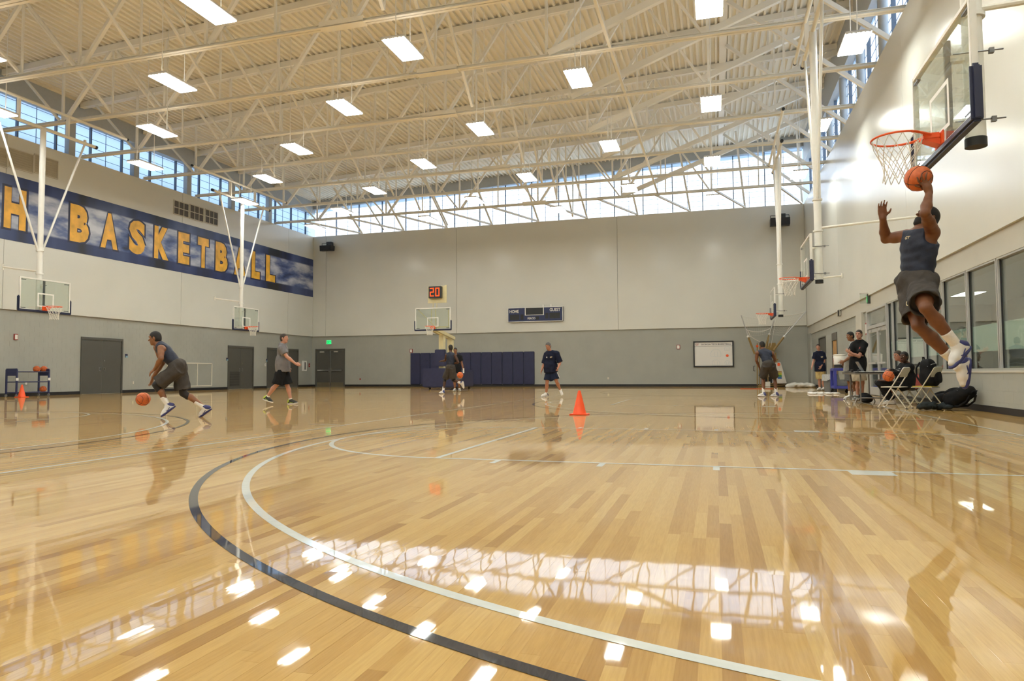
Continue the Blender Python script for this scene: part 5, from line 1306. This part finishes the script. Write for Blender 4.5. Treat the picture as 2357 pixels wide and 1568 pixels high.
    if bot:
        kind,m,loose,hem=bot
        tuck=bool(top) and top[0]!='tank'; H=SDF(); g=.008+loose*.2 if tuck else .018+loose*.38
        H.ell(J['pelvis']+up*.015,[rt,fw,up],(.155*s*bw+g,.118*s*bw+g,.125*s+g*.5),.04)
        for q in 'LR':
            hi,kn,an=J['hip'+q],J['kn'+q],J['an'+q]
            if kind=='shorts':
                if hem<=1: H.fcone(hi+(hi-kn)*.12,hi+(kn-hi)*hem,.098*s*bw+g*.6,.088*s*bw+loose,.05)
                else: H.cone(hi,kn,.098*s*bw+g*.6,.074*s+loose*.8,.05); H.fcone(kn,kn+(an-kn)*(hem-1),.074*s+loose*.8,.074*s+loose,.04)
            else:
                H.cone(hi,kn,.100*s*bw+g*.5,.072*s+loose*.5,.04); H.fcone(kn,kn+(an-kn)*.97,.070*s+loose*.5,.055*s+loose*.5,.03)
        H.half(J['pelvis']+up*(.05 if tuck else .135)*s,up)
        if kind=='shorts' and hem<=1:
            for q in 'LR':
                hi,kn=J['hip'+q],J['kn'+q]; e=hi+(kn-hi)*(hem+.01)
                H.fcone(e-nrm(kn-hi)*.07,e+nrm(kn-hi)*.02,.080*s*bw+loose*.75,.080*s*bw+loose*.88,.004,True)
        bo=sbuild(H,vox,'shorts' if kind=='shorts' else 'trousers',m,T,1,wr=.006+loose*.08,wdir=nrm(J['knL']-J['hipL']))
        if wear.get('shortlogo'):
            q=wear['shortlogo']; hi,kn=J['hip'+q],J['kn'+q]; c=hi+(kn-hi)*hem*.68; o=perp(-CF,nrm(kn-hi)); o=nrm(o-CR*1.3); c=c+o*(.086*s*bw+loose*.95)
            ud=-nrm(kn-hi); decal(bo,c+o*.3,-o,np.cross(ud,o),ud,.06,.055,'GT',logo,'logo_patch')
        if wear.get('sidestripe') is not None:
            for q in 'LR':
                hi,kn,an=J['hip'+q],J['kn'+q],J['an'+q]; o=perp(wear['sidestripe'],nrm(kn-hi))
                MB().tube([hi+o*(.1*s*bw+g*.6),hi+(kn-hi)*min(hem,.98)+o*(.089*s*bw+loose)],.010,6).build('white_stripe',whitep,bo,True)
    for q in wear.get('brace',''):
        hi,kn,an=J['hip'+q],J['kn'+q],J['an'+q]; B=SDF(); B.cone(kn+(hi-kn)*.22,kn,.070*s,.063*s,.02); B.cone(kn,kn+(an-kn)*.22,.063*s,.062*s,.02); sbuild(B,vox,'knee_sleeve',brace,T,1)
    # ---- socks and shoes
    for q in 'LR':
        A,fd,sd,fu=FT[q]; kn=J['kn'+q]; sockh=wear.get('sock',.0)
        if sockh>0:
            B=SDF(); B.fcone(A+(kn-A)*sockh,A-fu*.03,.049*s+.008*max(0,sockh-.3),.043*s,.01); sbuild(B,max(vox*.8,.007),'sock',wear.get('sockm',sockw),T,1)
        um,sm,am=wear['shoe']
        B=SDF(); B.cone(A+fu*.012,A-fd*.04*s-fu*.045*s,.047*s,.044*s,.02); B.cone(A-fd*.04*s-fu*.052*s,A+fd*.09*s-fu*.055*s,.042*s,.042*s,.02); B.cone(A-fu*.015,A+fd*.10*s-fu*.052*s,.042*s,.040*s,.03); B.cone(A+fd*.09*s-fu*.055*s,A+fd*.155*s-fu*.064*s,.041*s,.031*s,.02)
        B.half(A-fu*.088*s,-fu); B.half(A+fu*.035+fd*.0,fu)
        sh=sbuild(B,max(vox*.8,.007),'shoe',um,T,1)
        B=SDF(); B.ell(A+fd*.055*s-fu*.084*s,[fd,sd,fu],(.148*s,.049*s,.020*s),.004,p=3.2); sbuild(B,max(vox*.8,.007),'sole',sm,sh,1)
        if am is not None:
            B=SDF(); B.cone(A+fu*.012,A-fd*.05*s-fu*.04*s,.051*s,.048*s,.01); B.half(A-fd*.012,fd-fu*.15); B.half(A-fu*.068*s,-fu); B.half(A+fu*.04,fu); sbuild(B,max(vox*.8,.007),'heel_counter',am,sh,0)
            for sg in (-1,1): MB().tube([A-fd*.01-fu*.045*s+sd*sg*.046*s,A+fd*.05*s-fu*.068*s+sd*sg*.047*s,A+fd*.10*s-fu*.04*s+sd*sg*.040*s],.006,5).build('side_mark',am,sh,True)
        if wear.get('laces'):
            for k in range(4):
                c=A+fd*(.045+.022*k)*s-fu*(.012+.010*k)*s
                MB().tube([c-sd*.025,c+fu*.006,c+sd*.025],.0045,5).build('lace',shoew,sh,True)
    if report:
        L=lambda a,b: round(float(np.linalg.norm(J[a]-J[b])),2)
        print('PERSON',label[:30],'torso',L('neck','pelvis'),'arms',L('shL','elL'),L('elL','wrL'),L('shR','elR'),L('elR','wrR'),'legs',L('hipL','knL'),L('knL','anL'),L('hipR','knR'),L('knR','anR'),'foot',L('anL','toeL'),L('anR','toeR'),'z',round(float(J['toeL'][2]),2),round(float(J['toeR'][2]),2),'H',round(float(J['head'][2]),2))
    return T
def Jt(D,**k):
    # joints from (pixel x, pixel y, metres nearer than depth D) or ready 3-d points
    return {n:(v if isinstance(v,np.ndarray) else px(v[0],v[1],D-(v[2] if len(v)>2 else 0))) for n,v in k.items()}
def gnd(J,D,**k):
    # feet planted: ankle pixel, metres nearer than D, toe direction; z of the ankle joint
    for q,(u,v,o,d,z) in k.items():
        a=px(u,v,D-o); 
        if z is not None: a[2]=z
        J['an'+q]=a; t=a+d*.172; t[2]=.03; J['toe'+q]=t
    return J
# ---- the jumping player
J=Jt(6.85,pelvis=(2110,652),neck=(2119,529),head=(2134,503,-.02),shR=(2086,542,-.15),shL=(2147,533,.13),elL=(2129,491,.36),wrL=(2139,444,.27),elR=(2038,551,-.32),wrR=(2032,503,-.18),
  hipL=(2122,664,.09),hipR=(2100,664,-.07),knL=(2131,709,.46),anL=(2203,797,.46),toeL=(2191,844,.50),knR=(2113,750,.18),anR=(2206,842,.20),toeR=(2222,893,.22))
def ballhand(S,W,s):
    n=nrm(W-BALLP); 
    def onball(u,v,g):
        r=ray(u,v); w=CC-BALLP; a=r@r; b=2*(r@w); R_=BR+g; c=w@w-R_*R_; D=b*b-4*a*c
        t=-b/(2*a) if D<=0 else (-b-math.sqrt(D))/(2*a); return CC+r*t
    kc=onball(2131,420,.012)
    S.cone(W,W*.5+kc*.5,.028,.030,.012); S.ell(W*.45+kc*.55,[nrm(kc-W),nrm(np.cross(kc-W,n)),nrm(np.cross(np.cross(kc-W,n),kc-W))],(.055,.042,.018),.014,p=2.5)
    for (bu,bv),(mu_,mv),(tu,tv) in (((2120,424),(2114,417),(2111,408)),((2126,418),(2121,408),(2122,399)),((2132,416),(2131,406),(2134,397)),((2138,420),(2144,412),(2147,408)),((2128,434),(2116,430),(2107,428))):
        a=onball(bu,bv,.010); m=onball(mu_,mv,.011); t=onball(tu,tv,.009)
        S.cone(kc*.35+a*.65,a,.012,.0105,.006); S.cone(a,m,.0105,.0095,.004); S.cone(m,t,.0095,.008,.003)
person('jumping player in navy sleeveless top and charcoal shorts reaching a ball to the hoop',J,camdir(-.80,.52,.12),'brown',dict(top=('tank',navytank,.004),hem=.10,bottom=('shorts',charcoal,.036,.80),shortlogo='R',sock=.36,shoe=(shoew,shoen,shoen),laces=True,air=True,marks=((logo,.03,.17,.030,.016,'chest_logo'),)),
  vox=.0075,hs=1.04,build=1.08,headup=camdir(.55,.8,0),hdir={'R':camdir(-.05,1,0)},palm={'R':camdir(.15,.1,1)},thumb={'R':camdir(1,.2,.1)},curl=(.3,.30),custom={'L':ballhand},beard=True)
# ---- the dribbling player
D=12.5
J=Jt(D,pelvis=(410,846),neck=(366,793),head=(357,779),shL=(370,801,.17),shR=(361,799,-.17),elL=(371,825,.26),wrL=(357,849,.14),elR=(374,836,-.12),wrR=(352,869,-.10),
  hipL=(405,852,.09),hipR=(413,851,-.09),knL=(360,886,.14),anL=(386,934,.12),toeL=onz(372,959,.03),knR=(422,905,-.10),anR=(471,939,-.12),toeR=onz(461,957.5,.02))
person('dribbling player in navy sleeveless top, charcoal shorts and black knee sleeves',J,camdir(-1,-.12,.12),'mid',dict(top=('tank',navytank,.004),hem=.10,bottom=('shorts',charcoal,.045,.86),brace='LR',sock=.42,shoe=(shoew,shoen,shoen)),vox=.0095,hs=1.03,
  hdir={'L':camdir(-.75,-.7,.1),'R':camdir(-.25,-1,0)},palm={'L':camdir(-.3,-.8,-.2),'R':camdir(-.6,-.3,0)},curl=(.35,.3))
# ---- man in grey t-shirt
D=18.05
J=Jt(D,pelvis=(651,847),neck=(650,792),head=(654,779),shR=(648,801,.19),shL=(653,801,-.19),elR=(660,821,.24),wrR=(680,837,.20),elL=(655,826,-.2),wrL=(663,846,-.2),
  hipR=(648,851,.10),hipL=(654,851,-.10),knR=(637,886,.12),knL=(661,887,-.08))
gnd(J,D,R=(615,914,.10,camdir(.95,0,.2),.19),L=(669,920,-.08,camdir(1,0,.15),.10))
person('man in grey t-shirt and black shorts walking past the grey doors',J,camdir(1,.05,.2),'fair',dict(top=('tee',greytee,.04),hem=.10,sleeve=.72,bottom=('shorts',blackc,.05,.95),sock=.12,shoe=(shoeb,shoew,neon)),vox=.011,hs=1.0,build=1.06,hair=hairbrown,curl=(.5,.55),hdir={'R':camdir(1,-.35,0)})
# ---- running player seen from behind
D=26.85
J=Jt(D,pelvis=(1037,846),neck=(1037,812),head=(1037,801,-.05),shL=(1028,817,-.05),shR=(1047,818,.05),elL=(1025,830,-.16),wrL=(1017,831,-.30),elR=(1055,834,.12),wrR=(1045,837,.0),
  hipL=(1033,850,-.03),hipR=(1041,850,.03),knL=(1024,874,-.20),knR=(1043,875,-.10),anR=(1062,883,.12),toeR=(1068,895,.14))
gnd(J,D,L=(1020,897,.0,camdir(-.85,0,-.5),.10))
person('running player in navy sleeveless top beside the portable hoop',J,camdir(-.55,0,-.85),'deep',dict(top=('tank',navytank,.004),hem=.10,bottom=('shorts',charcoal,.045,.86),brace='LR',sock=.40,shoe=(shoew,shoew,shoen)),vox=.013,hs=1.0)
# ---- man in black t-shirt facing the runner
D=30.6
J=Jt(D,pelvis=(1050,852),neck=(1049,817),head=(1048,807),shR=(1040,821),shL=(1059,821),elR=(1038,835,.02),wrR=(1037,848,.05),elL=(1063,836,.02),wrL=(1066,849,.10),
  hipR=(1046,855),hipL=(1054,855),knR=(1046,876,.03),knL=(1057,876,.03))
gnd(J,D,R=(1047,895,0,camdir(-.25,0,1),.10),L=(1057.5,895,0,camdir(.3,0,1),.10))
person('man in black t-shirt and grey shorts standing by the portable hoop base',J,camdir(-.05,0,1),'mid',dict(top=('tee',blackc,.05),hem=.12,sleeve=.7,bottom=('shorts',greyc,.05,.95),sock=.12,sockm=sockw,shoe=(shoeg,shoeg,None)),vox=.014,hs=1.02,build=1.05)
pp=thing('paper_sheet',px(1067,853,30.45),'folded white paper in the hand of the man in black','paper')
b=MB(); c=px(1067,853,30.45); b.box(c+np.array((-.03,-.02,-.11)),c+np.array((.035,.0,.09))); b.build('sheet',mat('paper_white',(.72,.71,.68),.7,var=0),pp)
# ---- coach in navy
D=22.7
J=Jt(D,pelvis=(1268,853),neck=(1266,809),head=(1262,797,.03),shR=(1258,815,-.06),shL=(1281,813,.08),elR=(1252,838,-.05),wrR=(1247,852,.04),elL=(1289,835,.10),wrL=(1285,846,.24),
  hipR=(1264,857,-.03),hipL=(1273,857,.04),knR=(1259,881,.03),knL=(1281,878,.10))
gnd(J,D,R=(1257,906,-.04,camdir(-.85,0,.5),.10),L=(1290,898,-.05,camdir(.3,0,.9),.20))
person('coach in navy polo and navy shorts walking across the court',J,camdir(-.62,-.25,.72),'tan',dict(top=('polo',navyc,.045),hem=.07,sleeve=.95,bottom=('shorts',navysh,.04,.80),sidestripe=camdir(1,0,.2),sock=.13,shoe=(shoew,shoew,shoen),marks=((logo,-.08,.30,.035,.022,'chest_logo'),(whitep,.07,.30,.016,.018,'maker_mark'))),vox=.0125,hs=.98,build=1.05,hair=hairgrey)
# ---- crouching player in front of the shooting machine
D=21.65
J=Jt(D,pelvis=(1769,840),neck=(1758,806,-.30),head=(1754,795,-.40),shL=(1743,812,-.22),shR=(1777,813,-.18),elL=(1741,830,-.22),wrL=(1748,846,-.34),elR=(1784,828,-.20),wrR=(1776,845,-.36),
  hipL=(1762,844),hipR=(1776,844),knL=(1756,870,-.26),knR=(1783,870,-.26),)
gnd(J,D,L=(1758,903,-.05,camdir(-.6,0,-.7),.10),R=(1787,903,-.05,camdir(-.5,0,-.8),.10))
person('crouching player in navy sleeveless top facing the shooting machine',J,camdir(-.2,-.15,-1),'brown',dict(top=('tank',navytank,.006),hem=.10,bottom=('shorts',charcoal,.045,.88),sock=.36,shoe=(shoew,shoew,shoen)),vox=.0125,hs=1.03,hdir={'L':camdir(.4,-.9,-.5),'R':camdir(-.4,-.9,-.5)})
# ---- man in navy polo and gold shorts
D=29.0
J=Jt(D,pelvis=(1888,851),neck=(1886,809),head=(1883,799,.03),shR=(1877,814,-.04),shL=(1895,814,.06),elR=(1873,831,-.04),wrR=(1869,844,.05),elL=(1897,832,.08),wrL=(1890,844,.20),
  hipR=(1884,855,-.02),hipL=(1892,855,.03),knR=(1886,877,.0),knL=(1895,877,.05),)
gnd(J,D,R=(1887,895,-.02,camdir(-.8,0,.55),.10),L=(1896,896,.03,camdir(-.75,0,.6),.10))
person('man in navy polo with white shoulder stripes and gold shorts',J,camdir(-.45,-.08,.9),'fair',dict(top=('polo',navyc,.05),hem=.07,sleeve=.75,stripe=True,bottom=('shorts',goldc,.045,.80),sock=.13,shoe=(shoew,shoeg,None),marks=((logo,-.08,.30,.045,.03,'chest_logo'),)),vox=.0135,hs=1.0,build=1.06,hair=hairbrown)
# ---- man in light grey t-shirt at the drinks cart
D=19.3
J=Jt(D,pelvis=(1958,848),neck=(1964,788),head=(1957,774),shL=(1961,797,.17),shR=(1966,797,-.17),elL=(1957,822,.20),wrL=(1943,832,.16),elR=(1958,822,-.2),wrR=(1946,834,-.2),
  hipL=(1957,852,.09),hipR=(1963,852,-.09),knL=(1955,880,.10),knR=(1967,880,-.09))
gnd(J,D,L=(1957,909,.10,camdir(-1,0,.15),.10),R=(1969,908,-.09,camdir(-1,0,.15),.10))
person('man in light grey t-shirt reaching to the drinks cooler',J,camdir(-1,-.15,.1),'mid',dict(top=('tee',lgrey,.035),hem=.10,sleeve=.6,bottom=('shorts',greyc,.045,.95),sock=.35,shoe=(shoew,shoew,blackp)),vox=.012,hs=1.02,hdir={'L':camdir(-1,-.3,0)})
# ---- man in black polo, arms crossed
D=18.45
J=Jt(D,pelvis=(1974,846),neck=(1979,784),head=(1977,770,.03),shR=(1966,793,-.08),shL=(1990,792,.10),elR=(1955,816,.05),wrR=(1975,818,.20),elL=(1977,821,.25),wrL=(1957,812,.26),
  hipR=(1970,851,-.04),hipL=(1979,851,.05),knR=(1975,881,.0),knL=(1985,881,.07),)
gnd(J,D,R=(1975,913,-.02,camdir(-.9,0,.4),.10),L=(1985,915,.06,camdir(-.8,0,.55),.10))
person('man in black polo and khaki shorts standing with folded arms',J,camdir(-.72,-.05,.65),'fair',dict(top=('polo',blackc,.035),hem=.12,sleeve=.75,bottom=('shorts',khaki,.045,.86),sock=.12,shoe=(shoeg,shoew,None),marks=((redp,-.07,.28,.012,.025,'chest_logo'),)),vox=.0115,hs=1.0,hair=hairbrown,curl=(.6,.3),hdir={'R':camdir(1,.1,0),'L':camdir(-.8,.6,0)})
# ---- seated man with ball
D=16.1
J=Jt(D,pelvis=(2083,886),neck=(2087,838),head=(2081,822,.03),shL=(2094,845,.16),shR=(2080,842,-.14),elL=(2072,863,.22),wrL=(2054,857,.30),elR=(2063,858,-.10),wrR=(2048,853,.10),
  hipL=(2078,889,.10),hipR=(2078,888,-.10),knL=(2026,881,.12),knR=(2024,879,-.14))
gnd(J,D,L=(2050,919,.10,camdir(-.95,0,.2),.10),R=(2054,917,-.14,camdir(-.95,0,.2),.10))
person('seated man in black jacket and trousers holding a ball in his lap',J,camdir(-.9,.02,.45),'deep',dict(top=('jacket',blackc,.05),hem=.06,sleeve=1.5,bottom=('trousers',blackc,.05,1),sidestripe=None,shoe=(shoew,shoew,None),marks=((whitep,-.02,.35,.02,.05,'white_panel'),)),vox=.0115,hs=.98,build=1.06,hair=hairblack,hdir={'L':camdir(-1,-.2,0),'R':camdir(-.9,-.3,.3)},palm={'L':camdir(0,-.7,-.6),'R':camdir(0,-1,0)})
# ---- seated man in pink
D=16.8
J=Jt(D,pelvis=(2103,887),neck=(2086,838),head=(2067,819,.02),shL=(2097,847,.17),shR=(2088,845,-.17),elL=(2080,865,.2),wrL=(2055,852,.15),elR=(2062,861,-.2),wrR=(2050,851,-.15),
  hipL=(2096,890,.10),hipR=(2096,889,-.10),knL=(2050,881,.10),knR=(2040,880,-.12))
gnd(J,D,L=(2050,915,.10,camdir(-.95,0,.2),.10),R=(2048,914,-.12,camdir(-.95,0,.2),.10))
person('seated man in pink shirt leaning to the laptop on the table',J,camdir(-1,-.08,.2),'tan',dict(top=('tee',pinkc,.035),hem=.06,sleeve=.8,bottom=('shorts',greyc,.045,.9),sock=.2,shoe=(shoew,shoew,None)),vox=.0125,hs=.98,hair=hairbrown,hdir={'L':camdir(-1,-.1,0),'R':camdir(-1,-.1,0)},palm={'L':camdir(0,-1,0),'R':camdir(0,-1,0)})
# ---- man behind the office glass
r_=ray(2214,764); t_=(RX+.75-CC[0])/r_[0]; hp=CC+r_*t_
up_=np.array((0,0,1.)); q=lambda x,y,z: hp+np.array((x,y,0))+up_*(z-hp[2])
f_=nrm((.5,-.85,0)); s_=np.array((-f_[1],f_[0],0))*-1
P=lambda a,b,z: q(*(f_[:2]*a+s_[:2]*b),z)
hz=float(hp[2])
J=dict(head=hp,neck=P(-.02,0,hz-.15),shL=P(0,-.19,hz-.21),shR=P(0,.19,hz-.21),elL=P(-.02,-.24,hz-.5),elR=P(-.02,.24,hz-.5),wrL=P(.12,-.24,hz-.72),wrR=P(.12,.24,hz-.72),pelvis=P(-.02,0,hz-.68),hipL=P(0,-.1,hz-.72),hipR=P(0,.1,hz-.72),knL=P(.02,-.1,.5),knR=P(.02,.1,.5),anL=P(0,-.1,.1),anR=P(0,.1,.1),toeL=P(.17,-.11,.02),toeR=P(.17,.11,.02))
person('dark haired man standing in the office behind the window',J,f_,'mid',dict(top=('polo',blackc,.035),hem=.1,sleeve=.8,bottom=('trousers',greyc,.04,1),shoe=(shoeb,shoeb,None)),vox=.0135,hs=.97)
# ================================================================ shooting machine parked in the corner
gp=mat('gold_machine_paint',(.30,.20,.07),.45,var=.05); sil=mat('silver_pole',(.55,.56,.56),.3,metal=.7,var=0); wpan=mat('machine_white_panel',(.72,.70,.66),.5,var=.03)
MD=37.4
m=lambda u,v,o=0: px(u,v,MD-o)
c=onz(1775,893,0)
g=thing('shooting_machine',(c[0],c[1],0),'gold framed ball return machine with raised net poles in the corner','machine')
def tb(name,pts,r,mt,par=g): return MB().tube(pts,r,8).build(name,mt,par,smooth=True)
for a,b_,c_,nm in (((1737,815),(1722,775),(1706,726),0),((1761,806),(1771,770),(1784,728),-.5),((1781,806),(1805,775),(1855,717),.2)):
    pl=tb('pole_sleeve',[m(*a,nm*.3),m(*b_,nm)],.055,gp); tb('pole_extension',[m(*b_,nm),m(*c_,nm*1.6)],.03,sil,pl)
    MB().sphere(m(*b_,nm),.07,10,8).build('pole_joint',whitep,pl,True)
def sag(a,b_,oa,ob,dv,n=10): return [m(a[0]+(b_[0]-a[0])*k/n,a[1]+(b_[1]-a[1])*k/n+dv*4*(k/n)*(1-k/n),oa+(ob-oa)*k/n) for k in range(n+1)]
for a,b_,oa,ob,dv,r in (((1706,728),(1768,732),0,-.7,3,.008),((1723,761),(1772,757),0,-.5,5,.022),((1717,757),(1727,774),0,0,-2,.018),((1727,774),(1752,788),0,-.3,1,.018),((1786,726),(1854,718),-.8,.3,4,.02),((1773,757),(1768,800),-.5,-.2,0,.008),((1785,735),(1774,800),-.6,.0,2,.008),((1818,752),(1790,795),.2,0,2,.01)): tb('net_cord',sag(a,b_,oa,ob,dv),r,netm)
n=MB()
for k in range(1,9):
    t=k/9; n.tube(sag((1706+16*t,728+47*t),(1784-13*t,730+40*t),0,-.6,4),.002,3); n.tube(sag((1784-13*t,730+40*t),(1855-50*t,718+57*t),-.6,.25,4),.002,3)
for k in range(1,12):
    t=k/12; n.tube([m(1706+78*t,728+2*t,-.6*t),m(1722+49*t,775-5*t,-.5*t)],.002,3); n.tube([m(1784+71*t,730-12*t,-.6+.85*t),m(1771+34*t,770+5*t,-.5+.7*t)],.002,3)
n.build('net',netm,g)['kind']='stuff'
def prism(name,pts,o,th,mt,par=g):
    f=[m(u,v,o) for u,v in pts]; bk=[q_-(-CF)*0+CF*th for q_ in f]; k=len(f)
    return MB().add(f+bk,[tuple(range(k))[::-1],tuple(range(k,2*k))]+[(i,(i+1)%k,k+(i+1)%k,k+i) for i in range(k)]).build(name,mt,par)
pn=prism('side_panel',[(1787,835),(1797,834),(1811,882.5),(1793,883),(1779,882)],.1,.25,wpan)
MB().cyl(m(1792,839,.12),m(1792,839,.09),.085,n=18).build('orange_disc',orange,pn)
for k,(col,nm) in enumerate((((.45,.30,.12),'gold'),((.5,.5,.05),'yellow'),((.08,.35,.10),'green'),((.05,.15,.45),'blue'))):
    prism('printed_label',[(1789.5,854+k*4.6),(1799,854+k*4.6),(1799.8,858.3+k*4.6),(1790.2,858.3+k*4.6)],.104,.003,mat('label_'+nm,col,.5,var=.2,vscale=8),pn)
for (a,b_) in (((1743,790),(1743,889)),((1748,798),(1748,889)),((1744,889),(1809,886)),((1742,889),(1760,884)),((1766,884),(1810,882)),((1766,812),(1768,884)),((1760,860),(1785,850)),((1785,812),(1788,836))): tb('frame_tube',[m(*a),m(*b_)],.03,gp)
prism('hopper_tray',[(1766,803),(1771,791),(1785,789),(1787,800),(1782,811),(1773,811)],-.2,.4,gp)
prism('bracket_plate',[(1784,828),(1792,826),(1788,833),(1784,836)],.15,.02,gp)
prism('motor_case',[(1762,868),(1776,868),(1780,884),(1760,884)],.0,.4,blackp); prism('control_box',[(1762,880),(1773,879),(1773,890),(1763,890)],.3,.2,whitep)
MB().sphere(m(1743,797,.1),.07,12,8).build('orange_beacon',orange,g,True)
tb('side_handle',[m(1738,843,.1),m(1735,843,.1),m(1735,854,.1),m(1738,854,.1)],.02,black)
for u,v in ((1742,890.5),(1808,888),(1766,886)):
    q_=m(u,v); q_[2]=.06; MB().cyl(q_-CR*.02,q_+CR*.02,.06,n=12).build('caster',black,g)
a=onz(1704,894.5,.017); b_=onz(1780,894.5,.017)
t=MB().cyl(a,b_,.017,n=10).build('training_pole',mat('dull_orange_plastic',(.45,.09,.03),.5,var=.05),org=tuple((a+b_)/2)); tag(t,'orange training pole lying on the floor by the machine','pole')
# glass strip prints and notices
for k,y in enumerate((21.2,18.1,16.6,13.45)):
    w=[o for o in bpy.data.objects if o.name.startswith('window_') and o.get('kind')=='structure' and abs(o.location.y-y)<.5 and o.location.x<6]
    if w: text('film_logo','GT',(RX+.1085,y+.17,SILL+.47),(0,-1,0),(0,0,1),.34,.28,mat('clear_logo_film',(.70,.78,.73),.5,var=0),w[0],bold=.03,depth=-.0004)
